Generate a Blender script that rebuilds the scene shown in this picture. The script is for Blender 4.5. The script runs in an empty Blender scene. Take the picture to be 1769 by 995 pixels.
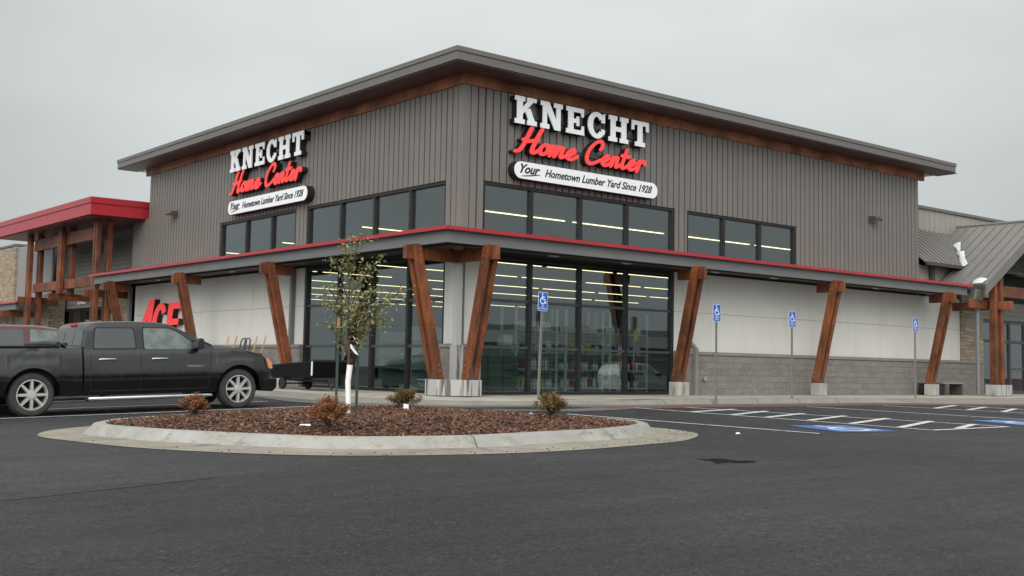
import bpy, bmesh, math, random
from mathutils import Vector, Matrix
random.seed(7)
SC = bpy.context.scene
COL = SC.collection
PI = math.pi

# ------------------------------------------------------------------ camera, world, sun, exposure
cam_d = bpy.data.cameras.new('camera')
cam = bpy.data.objects.new('camera', cam_d)
COL.objects.link(cam)
cr = Vector((0.772, -0.635, 0.019)).normalized()
cf = Vector((0.632, 0.771, 0.0818)).normalized()
cu = cr.cross(cf).normalized()
cr = cf.cross(cu).normalized()
cam.matrix_world = Matrix(((cr.x, cu.x, -cf.x, -18.188), (cr.y, cu.y, -cf.y, -24.33), (cr.z, cu.z, -cf.z, 0.778), (0, 0, 0, 1)))
cam_d.sensor_width = 36
cam_d.lens = 40.52
cam_d.shift_y = -0.01597
cam_d.clip_start = 0.1
cam_d.clip_end = 3000
SC.camera = cam

SUN_EL, SUN_AZ = math.radians(29), math.radians(230)
w = bpy.data.worlds.new('World')
SC.world = w
w.use_nodes = True
wn, wl = w.node_tree.nodes, w.node_tree.links
wn.clear()
def N(nt, typ, **kw):
    n = nt.nodes.new(typ)
    for k, v in kw.items():
        if k in n.inputs: n.inputs[k].default_value = v
        else: setattr(n, k, v)
    return n
wt = w.node_tree
sky = N(wt, 'ShaderNodeTexSky', sky_type='NISHITA', sun_disc=False, sun_elevation=SUN_EL, sun_rotation=SUN_AZ, air_density=1.0, dust_density=4.0)
hsv = N(wt, 'ShaderNodeHueSaturation', Saturation=0.15)
wl.new(sky.outputs[0], hsv.inputs['Color'])
tc = N(wt, 'ShaderNodeTexCoord')
sep = N(wt, 'ShaderNodeSeparateXYZ'); wl.new(tc.outputs['Generated'], sep.inputs[0])
ramp = N(wt, 'ShaderNodeValToRGB'); wl.new(sep.outputs['Z'], ramp.inputs[0])
cr_ = ramp.color_ramp
cr_.elements[0].position = 0.0; cr_.elements[0].color = (0.58, 0.62, 0.625, 1)
cr_.elements[1].position = 1.0; cr_.elements[1].color = (1.0, 1.0, 0.99, 1)
e = cr_.elements.new(0.18); e.color = (0.62, 0.655, 0.655, 1)
e = cr_.elements.new(0.32); e.color = (0.70, 0.73, 0.73, 1)
e = cr_.elements.new(0.55); e.color = (0.9, 0.91, 0.90, 1)
mp = N(wt, 'ShaderNodeMapping'); wl.new(tc.outputs['Generated'], mp.inputs[0]); mp.inputs['Scale'].default_value = (1.2, 1.2, 3.0)
cn = N(wt, 'ShaderNodeTexNoise', Scale=1.7, Detail=4.0, Roughness=0.5); wl.new(mp.outputs[0], cn.inputs['Vector'])
cm = N(wt, 'ShaderNodeMapRange'); wl.new(cn.outputs['Fac'], cm.inputs[0])
cm.inputs[1].default_value = 0.3; cm.inputs[2].default_value = 0.7; cm.inputs[3].default_value = 11.7; cm.inputs[4].default_value = 15.4
# the cloud deck is brighter over the middle of the view than at either side, as overcast sky is
dn = N(wt, 'ShaderNodeVectorMath', operation='DOT_PRODUCT'); wl.new(tc.outputs['Generated'], dn.inputs[0]); dn.inputs[1].default_value = Vector((0.60, 0.70, 0.34)).normalized()
dm = N(wt, 'ShaderNodeMapRange', interpolation_type='SMOOTHSTEP'); wl.new(dn.outputs['Value'], dm.inputs[0])
dm.inputs[1].default_value = 0.86; dm.inputs[2].default_value = 1.0; dm.inputs[3].default_value = 0.86; dm.inputs[4].default_value = 1.2
mm = N(wt, 'ShaderNodeMath', operation='MULTIPLY'); wl.new(cm.outputs[0], mm.inputs[0]); wl.new(dm.outputs[0], mm.inputs[1])
# the cloud is thinnest, and so brightest, round the hidden sun behind the camera
d2 = N(wt, 'ShaderNodeVectorMath', operation='DOT_PRODUCT'); wl.new(tc.outputs['Generated'], d2.inputs[0]); d2.inputs[1].default_value = Vector((-0.68, -0.58, 0.45)).normalized()
m2 = N(wt, 'ShaderNodeMapRange', interpolation_type='SMOOTHSTEP'); wl.new(d2.outputs['Value'], m2.inputs[0])
m2.inputs[1].default_value = 0.0; m2.inputs[2].default_value = 1.0; m2.inputs[3].default_value = 0.66; m2.inputs[4].default_value = 1.9
m3 = N(wt, 'ShaderNodeMath', operation='MULTIPLY'); wl.new(mm.outputs[0], m3.inputs[0]); wl.new(m2.outputs[0], m3.inputs[1]); mm = m3
vm = N(wt, 'ShaderNodeVectorMath', operation='SCALE'); wl.new(ramp.outputs[0], vm.inputs[0]); wl.new(mm.outputs[0], vm.inputs['Scale'])
mix = N(wt, 'ShaderNodeMixRGB'); mix.inputs[0].default_value = 0.93
wl.new(hsv.outputs[0], mix.inputs[1]); wl.new(vm.outputs[0], mix.inputs[2])
bg = N(wt, 'ShaderNodeBackground', Strength=0.085)
wl.new(mix.outputs[0], bg.inputs[0])
wo = N(wt, 'ShaderNodeOutputWorld'); wl.new(bg.outputs[0], wo.inputs[0])

sd = bpy.data.lights.new('sun', 'SUN'); sun = bpy.data.objects.new('sun', sd); COL.objects.link(sun)
sd.energy = 1.05; sd.angle = math.radians(40); sd.color = (1, 0.97, 0.93)
sun.rotation_euler = Vector((0.68, 0.58, -0.50)).to_track_quat('-Z', 'Y').to_euler()
SC.view_settings.view_transform = 'Standard'
SC.view_settings.look = 'None'
SC.view_settings.exposure = 0.35
SC.view_settings.gamma = 1
SC.view_settings.use_curve_mapping = False
SC.render.engine = 'CYCLES'
SC.cycles.use_denoising = True
SC.cycles.max_bounces = 8
SC.cycles.transparent_max_bounces = 16

# ------------------------------------------------------------------ helpers
def tag(o, label=None, cat=None, group=None, kind=None):
    if label: o['label'] = label
    if cat: o['category'] = cat
    if group: o['group'] = group
    if kind: o['kind'] = kind
    return o
def empty(name, loc=(0, 0, 0), rz=0.0, label=None, cat=None, group=None):
    o = bpy.data.objects.new(name, None); COL.objects.link(o)
    o.location = loc; o.rotation_euler = (0, 0, rz); o.empty_display_size = 0.2
    return tag(o, label, cat, group)
def copy_tree(o, parent=None):
    c = o.copy(); COL.objects.link(c); c.parent = parent
    if parent: c.matrix_parent_inverse = o.matrix_parent_inverse.copy()
    for ch in [x for x in bpy.data.objects if x.parent == o]:
        copy_tree(ch, c)
    return c
class MB:
    def __init__(s): s.v = []; s.f = []; s.m = None
    def add(s, vs, fs):
        n = len(s.v)
        for p in vs:
            p = Vector(p)
            s.v.append(s.m(p) if s.m else p)
        s.f += [tuple(i + n for i in f) for f in fs]
        return s
    def box(s, a, b):
        x0, y0, z0 = a; x1, y1, z1 = b
        return s.add([(x0,y0,z0),(x1,y0,z0),(x1,y1,z0),(x0,y1,z0),(x0,y0,z1),(x1,y0,z1),(x1,y1,z1),(x0,y1,z1)],
                     [(0,3,2,1),(4,5,6,7),(0,1,5,4),(1,2,6,5),(2,3,7,6),(3,0,4,7)])
    def hexa(s, lo, hi):
        return s.add(list(lo) + list(hi), [(0,3,2,1),(4,5,6,7),(0,1,5,4),(1,2,6,5),(2,3,7,6),(3,0,4,7)])
    def prism(s, pts, d0, d1, fn):
        n = len(pts)
        vs = [fn(p[0], p[1], d0) for p in pts] + [fn(p[0], p[1], d1) for p in pts]
        fs = [tuple(range(n)), tuple(range(2*n-1, n-1, -1))] + [(i, i+n, (i+1) % n + n, (i+1) % n) for i in range(n)]
        return s.add(vs, fs)
    def tube(s, path, rad, seg=8, cap=True):
        path = [Vector(p) for p in path]
        rads = rad if isinstance(rad, (list, tuple)) else [rad] * len(path)
        vs = []; up = None
        for i, p in enumerate(path):
            t = (path[min(i+1, len(path)-1)] - path[max(i-1, 0)]).normalized()
            if up is None: up = Vector((0, 0, 1)) if abs(t.z) < 0.9 else Vector((1, 0, 0))
            a = t.cross(up).normalized(); b = a.cross(t).normalized(); up = b
            for k in range(seg):
                an = 2*PI*k/seg
                vs.append(p + (a*math.cos(an) + b*math.sin(an)) * rads[i])
        fs = []
        for i in range(len(path)-1):
            for k in range(seg):
                k2 = (k+1) % seg
                fs.append((i*seg+k, i*seg+k2, (i+1)*seg+k2, (i+1)*seg+k))
        if cap:
            fs.append(tuple(range(seg-1, -1, -1))); fs.append(tuple((len(path)-1)*seg + k for k in range(seg)))
        return s.add(vs, fs)
    def lathe(s, prof, c, axis='y', seg=32, caps=True):
        # prof: list of (radius, offset along axis)
        vs = []; c = Vector(c)
        for r, o in prof:
            for k in range(seg):
                a = 2*PI*k/seg
                if axis == 'y': vs.append(c + Vector((r*math.cos(a), o, r*math.sin(a))))
                elif axis == 'x': vs.append(c + Vector((o, r*math.cos(a), r*math.sin(a))))
                else: vs.append(c + Vector((r*math.cos(a), r*math.sin(a), o)))
        n = len(prof); fs = []
        for i in range(n-1):
            for k in range(seg):
                k2 = (k+1) % seg
                fs.append((i*seg+k, i*seg+k2, (i+1)*seg+k2, (i+1)*seg+k))
        if caps and prof[0][0] > 1e-5: fs.append(tuple(range(seg-1, -1, -1)))
        if caps and prof[-1][0] > 1e-5: fs.append(tuple((n-1)*seg + k for k in range(seg)))
        return s.add(vs, fs)
    def build(s, name, mat, parent=None, smooth=None, bevel=0, recalc=True):
        me = bpy.data.meshes.new(name)
        me.from_pydata([tuple(v) for v in s.v], [], s.f); me.update()
        bm = bmesh.new(); bm.from_mesh(me)
        if smooth is not None: bmesh.ops.remove_doubles(bm, verts=bm.verts, dist=1e-5)
        if recalc: bmesh.ops.recalc_face_normals(bm, faces=bm.faces)
        bm.to_mesh(me); bm.free()
        if smooth is not None:
            me.shade_smooth(); me.set_sharp_from_angle(angle=math.radians(smooth))
        for m in (mat if isinstance(mat, list) else [mat]): me.materials.append(m)
        o = bpy.data.objects.new(name, me); COL.objects.link(o)
        if parent: o.parent = parent
        if bevel:
            b = o.modifiers.new('bevel', 'BEVEL'); b.width = bevel; b.segments = 2; b.limit_method = 'ANGLE'; b.angle_limit = math.radians(40)
        return o

def smooth_path(pts, n=6, closed=False):
    out = []; P = [Vector((p[0], p[1], p[2] if len(p) > 2 else 0)) for p in pts]; L = len(P)
    rng = range(L if closed else L-1)
    for i in rng:
        if closed: p0, p1, p2, p3 = P[(i-1) % L], P[i], P[(i+1) % L], P[(i+2) % L]
        else: p0, p1, p2, p3 = P[max(i-1, 0)], P[i], P[i+1], P[min(i+2, L-1)]
        for k in range(n):
            t = k/n
            out.append(0.5*((2*p1) + (p2-p0)*t + (2*p0-5*p1+4*p2-p3)*t*t + (3*p1-p0-3*p2+p3)*t**3))
    if not closed: out.append(P[-1])
    return out

# ------------------------------------------------------------------ materials
M = {}
def mat(name, col, rough=0.6, metal=0.0, var=0.0, vscale=3.0, bump=0.0, bscale=30.0, spec=0.5, col2=None, stretch=None, detail=6, coat=0.0, rvar=0.0, bdist=0.01, island=0.0):
    m = bpy.data.materials.new(name); m.use_nodes = True
    nt = m.node_tree; b = nt.nodes['Principled BSDF']
    b.inputs['Base Color'].default_value = (*col, 1); b.inputs['Roughness'].default_value = rough
    b.inputs['Metallic'].default_value = metal; b.inputs['Specular IOR Level'].default_value = spec
    b.inputs['Coat Weight'].default_value = coat
    tc = nt.nodes.new('ShaderNodeTexCoord'); mpn = nt.nodes.new('ShaderNodeMapping')
    nt.links.new(tc.outputs['Object'], mpn.inputs[0])
    if stretch: mpn.inputs['Scale'].default_value = stretch
    out = None
    if var or col2:
        n = N(nt, 'ShaderNodeTexNoise', Scale=vscale, Detail=float(detail), Roughness=0.6)
        nt.links.new(mpn.outputs[0], n.inputs['Vector'])
        mr = N(nt, 'ShaderNodeMapRange'); nt.links.new(n.outputs['Fac'], mr.inputs[0])
        mr.inputs[1].default_value = 0.3; mr.inputs[2].default_value = 0.7
        mx = N(nt, 'ShaderNodeMixRGB'); nt.links.new(mr.outputs[0], mx.inputs[0])
        c2 = col2 if col2 else tuple(min(1, c*(1+var)) for c in col)
        c1 = col if col2 else tuple(c*(1-var) for c in col)
        mx.inputs[1].default_value = (*c1, 1); mx.inputs[2].default_value = (*c2, 1)
        out = mx.outputs[0]
        nt.links.new(out, b.inputs['Base Color'])
        if rvar:
            rr = N(nt, 'ShaderNodeMapRange'); nt.links.new(n.outputs['Fac'], rr.inputs[0])
            rr.inputs[1].default_value = 0.3; rr.inputs[2].default_value = 0.7
            rr.inputs[3].default_value = rough-rvar; rr.inputs[4].default_value = rough+rvar
            nt.links.new(rr.outputs[0], b.inputs['Roughness'])
    if island:
        g = N(nt, 'ShaderNodeNewGeometry')
        mr = N(nt, 'ShaderNodeMapRange'); nt.links.new(g.outputs['Random Per Island'], mr.inputs[0])
        mr.inputs[3].default_value = 1-island; mr.inputs[4].default_value = 1+island
        vmn = N(nt, 'ShaderNodeVectorMath', operation='SCALE')
        if out: nt.links.new(out, vmn.inputs[0])
        else: vmn.inputs[0].default_value = col
        nt.links.new(mr.outputs[0], vmn.inputs['Scale']); nt.links.new(vmn.outputs[0], b.inputs['Base Color'])
    if bump:
        n2 = N(nt, 'ShaderNodeTexNoise', Scale=bscale, Detail=4.0)
        nt.links.new(mpn.outputs[0], n2.inputs['Vector'])
        bp = N(nt, 'ShaderNodeBump', Strength=bump, Distance=bdist); nt.links.new(n2.outputs['Fac'], bp.inputs['Height'])
        nt.links.new(bp.outputs[0], b.inputs['Normal'])
    M[name] = m
    return m
mat('siding', (0.165, 0.157, 0.143), 0.45, 0.0, var=0.06, vscale=0.8)
mat('siding_light', (0.30, 0.275, 0.25), 0.5, var=0.06, vscale=0.8)
mat('siding_back', (0.008, 0.008, 0.007), 0.9)  # backing near black, so groove shadow between the ribs is partly painted in
mat('trim_dark', (0.06, 0.055, 0.05), 0.5)
mat('fascia', (0.13, 0.124, 0.115), 0.38, var=0.05, vscale=0.6)
mat('canopy_grey', (0.155, 0.158, 0.16), 0.45, var=0.05, vscale=1.0)
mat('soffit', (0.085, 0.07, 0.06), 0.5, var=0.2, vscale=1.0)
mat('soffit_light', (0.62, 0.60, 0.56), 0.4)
mat('red_metal', (0.36, 0.024, 0.032), 0.28, var=0.05, vscale=1.0)
mat('standard_grey', (0.40, 0.40, 0.38), 0.6)
mat('panel', (0.64, 0.63, 0.59), 0.6, var=0.035, vscale=0.6, bump=0.05, bscale=60)
mat('concrete', (0.36, 0.345, 0.315), 0.8, var=0.16, vscale=1.3, bump=0.25, bscale=60)
mat('cap', (0.22, 0.21, 0.195), 0.8, var=0.15, vscale=2.0, bump=0.2, bscale=60)
mat('frame_black', (0.012, 0.012, 0.013), 0.35)
mat('frame_grey', (0.05, 0.052, 0.054), 0.4)
mat('bolt_tan', (0.30, 0.22, 0.15), 0.5)
mat('galv', (0.33, 0.335, 0.34), 0.45, 0.6, var=0.2, vscale=8)
mat('alu', (0.6, 0.6, 0.6), 0.35, 0.8)
mat('white_paint', (0.70, 0.71, 0.70), 0.6, col2=(0.50, 0.51, 0.51), vscale=9.0, detail=8)
mat('blue_paint', (0.03, 0.12, 0.42), 0.6, col2=(0.06, 0.16, 0.40), vscale=7.0, detail=8)
mat('redbrown_paint', (0.22, 0.065, 0.05), 0.7, col2=(0.12, 0.065, 0.05), vscale=3.0)
mat('white_sign', (0.80, 0.83, 0.84), 0.4)
mat('red_sign', (0.75, 0.035, 0.035), 0.35)
for k_, c_, st_ in (('white_sign_lit', (0.74, 0.77, 0.78), 0.08), ('red_sign_lit', (0.75, 0.05, 0.05), 0.32)):
    m = mat(k_, c_, 0.4); b = m.node_tree.nodes['Principled BSDF']; b.inputs['Emission Color'].default_value = (*c_, 1); b.inputs['Emission Strength'].default_value = st_
mat('black_return', (0.01, 0.01, 0.01), 0.5)
mat('sign_blue', (0.02, 0.10, 0.46), 0.35)
mat('sign_ink', (0.015, 0.02, 0.015), 0.5)
mat('tyre', (0.035, 0.034, 0.032), 0.85, var=0.3, vscale=12, bump=0.3, bscale=60)
mat('rubber', (0.012, 0.012, 0.012), 0.8)
mat('chrome', (0.75, 0.75, 0.76), 0.12, 1.0)
mat('rim', (0.55, 0.54, 0.52), 0.35, 0.55, var=0.15, vscale=15)
mat('lamp_amber', (0.62, 0.26, 0.15), 0.2)
mat('lamp_red', (0.45, 0.02, 0.02), 0.2)
mat('lamp_clear', (0.6, 0.6, 0.6), 0.1, 0.3)
mat('car_glass', (0.05, 0.055, 0.057), 0.06, spec=0.9, var=0.2, vscale=1.5)
mat('car_glass_sky', (0.17, 0.205, 0.19), 0.06, spec=0.9, col2=(0.06, 0.075, 0.07), vscale=4.0)  # opaque front glass, pale green-grey colour paints in the sky's reflection
mat('black_plastic', (0.02, 0.02, 0.02), 0.5)
mat('silver_paint', (0.45, 0.46, 0.47), 0.3, 0.5)
mat('asphalt_crack', (0.010, 0.010, 0.010), 0.95, spec=0.1, bump=0.8, bscale=30)
mat('store_dark', (0.06, 0.058, 0.055), 0.8)
mat('store_floor', (0.12, 0.115, 0.11), 0.5)
mat('steel_dark', (0.04, 0.045, 0.045), 0.4, 0.3)
mat('shelf_metal', (0.42, 0.50, 0.47), 0.5)
mat('goods_white', (0.75, 0.76, 0.74), 0.5, island=0.3)
mat('goods_green', (0.05, 0.12, 0.075), 0.5, island=0.5)
mat('goods_yellow', (0.55, 0.50, 0.05), 0.5)
mat('goods_box', (0.25, 0.19, 0.13), 0.7, island=0.4)
mat('green_stake', (0.012, 0.035, 0.028), 0.5)
mat('pale_wood', (0.48, 0.28, 0.13), 0.6, var=0.15, vscale=6)
mat('tree_guard', (0.78, 0.79, 0.78), 0.55, var=0.06, vscale=6)
mat('bark', (0.075, 0.048, 0.032), 0.9, var=0.3, vscale=20, bump=0.5, bscale=60)
mat('snow', (0.60, 0.63, 0.65), 0.7, bump=0.4, bscale=15)
mat('lap', (0.17, 0.172, 0.155), 0.7, var=0.1, vscale=1.5)
mat('gravel_bit', (0.05, 0.04, 0.035), 0.9, island=0.6)
mat('navy_plastic', (0.004, 0.004, 0.005), 0.6, spec=0.2)
mat('red_plastic', (0.35, 0.01, 0.01), 0.4)

def leafmat(name, cols):
    m = bpy.data.materials.new(name); m.use_nodes = True; nt = m.node_tree; b = nt.nodes['Principled BSDF']
    b.inputs['Roughness'].default_value = 0.55
    g = N(nt, 'ShaderNodeNewGeometry'); r = N(nt, 'ShaderNodeValToRGB')
    nt.links.new(g.outputs['Random Per Island'], r.inputs[0]); nt.links.new(r.outputs[0], b.inputs['Base Color'])
    el = r.color_ramp.elements
    el[0].position = 0; el[0].color = (*cols[0], 1); el[1].position = 1; el[1].color = (*cols[-1], 1)
    for i, c in enumerate(cols[1:-1]):
        e = el.new((i+1)/(len(cols)-1)); e.color = (*c, 1)
    tl = N(nt, 'ShaderNodeBsdfTranslucent'); nt.links.new(r.outputs[0], tl.inputs[0]); mxs = N(nt, 'ShaderNodeMixShader'); mxs.inputs[0].default_value = 0.35 if name != 'chip' else 0.0
    nt.links.new(b.outputs[0], mxs.inputs[1]); nt.links.new(tl.outputs[0], mxs.inputs[2]); nt.links.new(mxs.outputs[0], nt.nodes['Material Output'].inputs[0])
    M[name] = m
leafmat('leaf', [(0.12, 0.16, 0.06), (0.18, 0.24, 0.09), (0.27, 0.33, 0.13), (0.35, 0.38, 0.16), (0.42, 0.40, 0.17), (0.38, 0.22, 0.12)])
leafmat('shrub_red', [(0.20, 0.06, 0.03), (0.36, 0.11, 0.05), (0.44, 0.17, 0.08), (0.22, 0.12, 0.05), (0.12, 0.10, 0.04), (0.48, 0.22, 0.14)])
leafmat('shrub_green', [(0.07, 0.08, 0.03), (0.15, 0.15, 0.04), (0.22, 0.17, 0.06), (0.33, 0.12, 0.06), (0.13, 0.14, 0.04), (0.38, 0.17, 0.09)])
leafmat('chip', [(0.02, 0.010, 0.007), (0.05, 0.022, 0.013), (0.12, 0.046, 0.023), (0.18, 0.072, 0.034), (0.045, 0.026, 0.018), (0.31, 0.16, 0.085)])

def wood(name, col, dark):
    m = bpy.data.materials.new(name); m.use_nodes = True; nt = m.node_tree; b = nt.nodes['Principled BSDF']
    b.inputs['Roughness'].default_value = 0.5
    tc = N(nt, 'ShaderNodeTexCoord'); mpn = N(nt, 'ShaderNodeMapping'); nt.links.new(tc.outputs['Object'], mpn.inputs[0])
    mpn.inputs['Scale'].default_value = (9, 9, 0.9)
    n = N(nt, 'ShaderNodeTexNoise', Scale=2.0, Detail=8.0, Roughness=0.65, Distortion=0.8); nt.links.new(mpn.outputs[0], n.inputs['Vector'])
    n2 = N(nt, 'ShaderNodeTexNoise', Scale=1.1, Detail=3.0); nt.links.new(tc.outputs['Object'], n2.inputs['Vector'])
    r = N(nt, 'ShaderNodeValToRGB'); nt.links.new(n.outputs['Fac'], r.inputs[0])
    r.color_ramp.elements[0].position = 0.3; r.color_ramp.elements[0].color = (*dark, 1)
    r.color_ramp.elements[1].position = 0.62; r.color_ramp.elements[1].color = (*col, 1)
    mr = N(nt, 'ShaderNodeMapRange'); nt.links.new(n2.outputs['Fac'], mr.inputs[0])
    mr.inputs[1].default_value = 0.35; mr.inputs[2].default_value = 0.65; mr.inputs[3].default_value = 0.5; mr.inputs[4].default_value = 1.3
    v = N(nt, 'ShaderNodeVectorMath', operation='SCALE'); nt.links.new(r.outputs[0], v.inputs[0]); nt.links.new(mr.outputs[0], v.inputs['Scale'])
    nt.links.new(v.outputs[0], b.inputs['Base Color'])
    bp = N(nt, 'ShaderNodeBump', Strength=0.3, Distance=0.01); nt.links.new(n.outputs['Fac'], bp.inputs['Height']); nt.links.new(bp.outputs[0], b.inputs['Normal'])
    M[name] = m
wood('timber', (0.225, 0.070, 0.023), (0.075, 0.022, 0.009))
wood('beam_wood', (0.33, 0.13, 0.055), (0.20, 0.072, 0.03))

def masonry(name, bw, bh, cols, mortar, msize, bump, distort=0.0, offs=0.5):
    m = bpy.data.materials.new(name); m.use_nodes = True; nt = m.node_tree; b = nt.nodes['Principled BSDF']
    b.inputs['Roughness'].default_value = 0.9
    tc = N(nt, 'ShaderNodeTexCoord'); sp = N(nt, 'ShaderNodeSeparateXYZ'); nt.links.new(tc.outputs['Object'], sp.inputs[0])
    ad = N(nt, 'ShaderNodeMath', operation='ADD'); nt.links.new(sp.outputs[0], ad.inputs[0]); nt.links.new(sp.outputs[1], ad.inputs[1])
    cb = N(nt, 'ShaderNodeCombineXYZ'); nt.links.new(ad.outputs[0], cb.inputs[0]); nt.links.new(sp.outputs[2], cb.inputs[1])
    vec = cb.outputs[0]
    if distort:
        dn = N(nt, 'ShaderNodeTexNoise', Scale=2.5, Detail=2.0); nt.links.new(cb.outputs[0], dn.inputs['Vector'])
        dv = N(nt, 'ShaderNodeVectorMath', operation='SCALE'); nt.links.new(dn.outputs['Color'], dv.inputs[0]); dv.inputs['Scale'].default_value = distort
        da = N(nt, 'ShaderNodeVectorMath', operation='ADD'); nt.links.new(cb.outputs[0], da.inputs[0]); nt.links.new(dv.outputs[0], da.inputs[1]); vec = da.outputs[0]
    br = N(nt, 'ShaderNodeTexBrick', Scale=1.0); nt.links.new(vec, br.inputs['Vector'])
    br.offset = offs; br.inputs['Brick Width'].default_value = bw; br.inputs['Row Height'].default_value = bh; br.inputs['Mortar Size'].default_value = msize
    br.inputs['Color1'].default_value = (0, 0, 0, 1); br.inputs['Color2'].default_value = (1, 1, 1, 1); br.inputs['Mortar'].default_value = (0.5, 0.5, 0.5, 1)
    r = N(nt, 'ShaderNodeValToRGB'); nt.links.new(br.outputs['Color'], r.inputs[0])
    el = r.color_ramp.elements; el[0].color = (*cols[0], 1); el[1].color = (*cols[-1], 1)
    for i, c in enumerate(cols[1:-1]):
        e = el.new((i+1)/(len(cols)-1)); e.color = (*c, 1)
    n = N(nt, 'ShaderNodeTexNoise', Scale=14.0, Detail=8.0, Roughness=0.7); nt.links.new(tc.outputs['Object'], n.inputs['Vector'])
    nm = N(nt, 'ShaderNodeMapRange'); nt.links.new(n.outputs['Fac'], nm.inputs[0]); nm.inputs[1].default_value = 0.3; nm.inputs[2].default_value = 0.7; nm.inputs[3].default_value = 0.7; nm.inputs[4].default_value = 1.3
    v = N(nt, 'ShaderNodeVectorMath', operation='SCALE'); nt.links.new(r.outputs[0], v.inputs[0]); nt.links.new(nm.outputs[0], v.inputs['Scale'])
    mx = N(nt, 'ShaderNodeMixRGB'); nt.links.new(br.outputs['Fac'], mx.inputs[0]); nt.links.new(v.outputs[0], mx.inputs[1]); mx.inputs[2].default_value = (*mortar, 1)
    nt.links.new(mx.outputs[0], b.inputs['Base Color'])
    hs = N(nt, 'ShaderNodeMath', operation='SUBTRACT'); nt.links.new(n.outputs['Fac'], hs.inputs[0]); nt.links.new(br.outputs['Fac'], hs.inputs[1])
    bp = N(nt, 'ShaderNodeBump', Strength=bump, Distance=0.03); nt.links.new(hs.outputs[0], bp.inputs['Height']); nt.links.new(bp.outputs[0], b.inputs['Normal'])
    M[name] = m
masonry('block', 0.457, 0.203, [(0.185, 0.168, 0.152), (0.225, 0.205, 0.188), (0.205, 0.188, 0.17)], (0.20, 0.185, 0.17), 0.008, 0.8)
masonry('stone', 0.36, 0.14, [(0.28, 0.22, 0.14), (0.36, 0.30, 0.20), (0.24, 0.21, 0.17), (0.42, 0.36, 0.27), (0.33, 0.24, 0.14)], (0.16, 0.14, 0.115), 0.010, 1.0, 0.28, 0.37)

def glass(name, tint, ior, refl=(1, 1, 1)):
    m = bpy.data.materials.new(name); m.use_nodes = True; nt = m.node_tree; nt.nodes.clear()
    o = N(nt, 'ShaderNodeOutputMaterial'); f = N(nt, 'ShaderNodeFresnel'); gq = N(nt, 'ShaderNodeNewGeometry'); mq = N(nt, 'ShaderNodeMapRange'); nt.links.new(gq.outputs['Backfacing'], mq.inputs[0]); mq.inputs[3].default_value = ior; mq.inputs[4].default_value = 1/ior; nt.links.new(mq.outputs[0], f.inputs['IOR'])
    t = N(nt, 'ShaderNodeBsdfTransparent'); t.inputs[0].default_value = (*tint, 1)
    g = N(nt, 'ShaderNodeBsdfGlossy', Roughness=0.0); g.inputs[0].default_value = (*refl, 1)
    tc = N(nt, 'ShaderNodeTexCoord'); n = N(nt, 'ShaderNodeTexNoise', Scale=0.7, Detail=1.0); nt.links.new(tc.outputs['Object'], n.inputs['Vector'])
    bp = N(nt, 'ShaderNodeBump', Strength=0.12, Distance=0.02); nt.links.new(n.outputs['Fac'], bp.inputs['Height']); nt.links.new(bp.outputs[0], g.inputs['Normal'])
    x = N(nt, 'ShaderNodeMixShader'); nt.links.new(f.outputs[0], x.inputs[0]); nt.links.new(t.outputs[0], x.inputs[1]); nt.links.new(g.outputs[0], x.inputs[2])
    nt.links.new(x.outputs[0], o.inputs[0]); M[name] = m
glass('store_glass', (0.75, 0.80, 0.79), 2.1, (0.92, 0.98, 1.0))

def emis(name, col, st):
    m = bpy.data.materials.new(name); m.use_nodes = True; nt = m.node_tree; nt.nodes.clear()
    o = N(nt, 'ShaderNodeOutputMaterial'); e = N(nt, 'ShaderNodeEmission', Strength=st); e.inputs[0].default_value = (*col, 1)
    nt.links.new(e.outputs[0], o.inputs[0]); M[name] = m
emis('strip_light', (1.0, 0.82, 0.46), 3.4)

def car_paint(name, col, dust, zlo=0.60, zhi=0.74):
    m = bpy.data.materials.new(name); m.use_nodes = True; nt = m.node_tree; b = nt.nodes['Principled BSDF']
    b.inputs['Coat Weight'].default_value = 0.5; b.inputs['Coat Roughness'].default_value = 0.12
    tc = N(nt, 'ShaderNodeTexCoord'); sp = N(nt, 'ShaderNodeSeparateXYZ'); nt.links.new(tc.outputs['Object'], sp.inputs[0])
    mpn = N(nt, 'ShaderNodeMapping'); nt.links.new(tc.outputs['Object'], mpn.inputs[0]); mpn.inputs['Scale'].default_value = (6, 6, 1.5)
    n = N(nt, 'ShaderNodeTexNoise', Scale=1.5, Detail=8.0, Roughness=0.7); nt.links.new(mpn.outputs[0], n.inputs['Vector'])
    a = N(nt, 'ShaderNodeMath', operation='MULTIPLY_ADD'); nt.links.new(n.outputs['Fac'], a.inputs[0]); a.inputs[1].default_value = 0.45; nt.links.new(sp.outputs[2], a.inputs[2])
    mr = N(nt, 'ShaderNodeMapRange', interpolation_type='SMOOTHSTEP'); nt.links.new(a.outputs[0], mr.inputs[0]); mr.inputs[1].default_value = zlo+0.2; mr.inputs[2].default_value = zhi+0.1
    mx = N(nt, 'ShaderNodeMixRGB'); nt.links.new(mr.outputs[0], mx.inputs[0]); mx.inputs[1].default_value = (*col, 1); mx.inputs[2].default_value = (*dust, 1)
    nt.links.new(mx.outputs[0], b.inputs['Base Color'])
    r = N(nt, 'ShaderNodeMapRange'); nt.links.new(mr.outputs[0], r.inputs[0]); r.inputs[3].default_value = 0.06; r.inputs[4].default_value = 0.22
    nt.links.new(r.outputs[0], b.inputs['Roughness']); M[name] = m
car_paint('black_car', (0.004, 0.004, 0.004), (0.012, 0.013, 0.015), 0.74, 0.94)
car_paint('maroon_car', (0.06, 0.008, 0.010), (0.085, 0.018, 0.022))
car_paint('silver_car', (0.35, 0.36, 0.37), (0.42, 0.43, 0.44))

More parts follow.
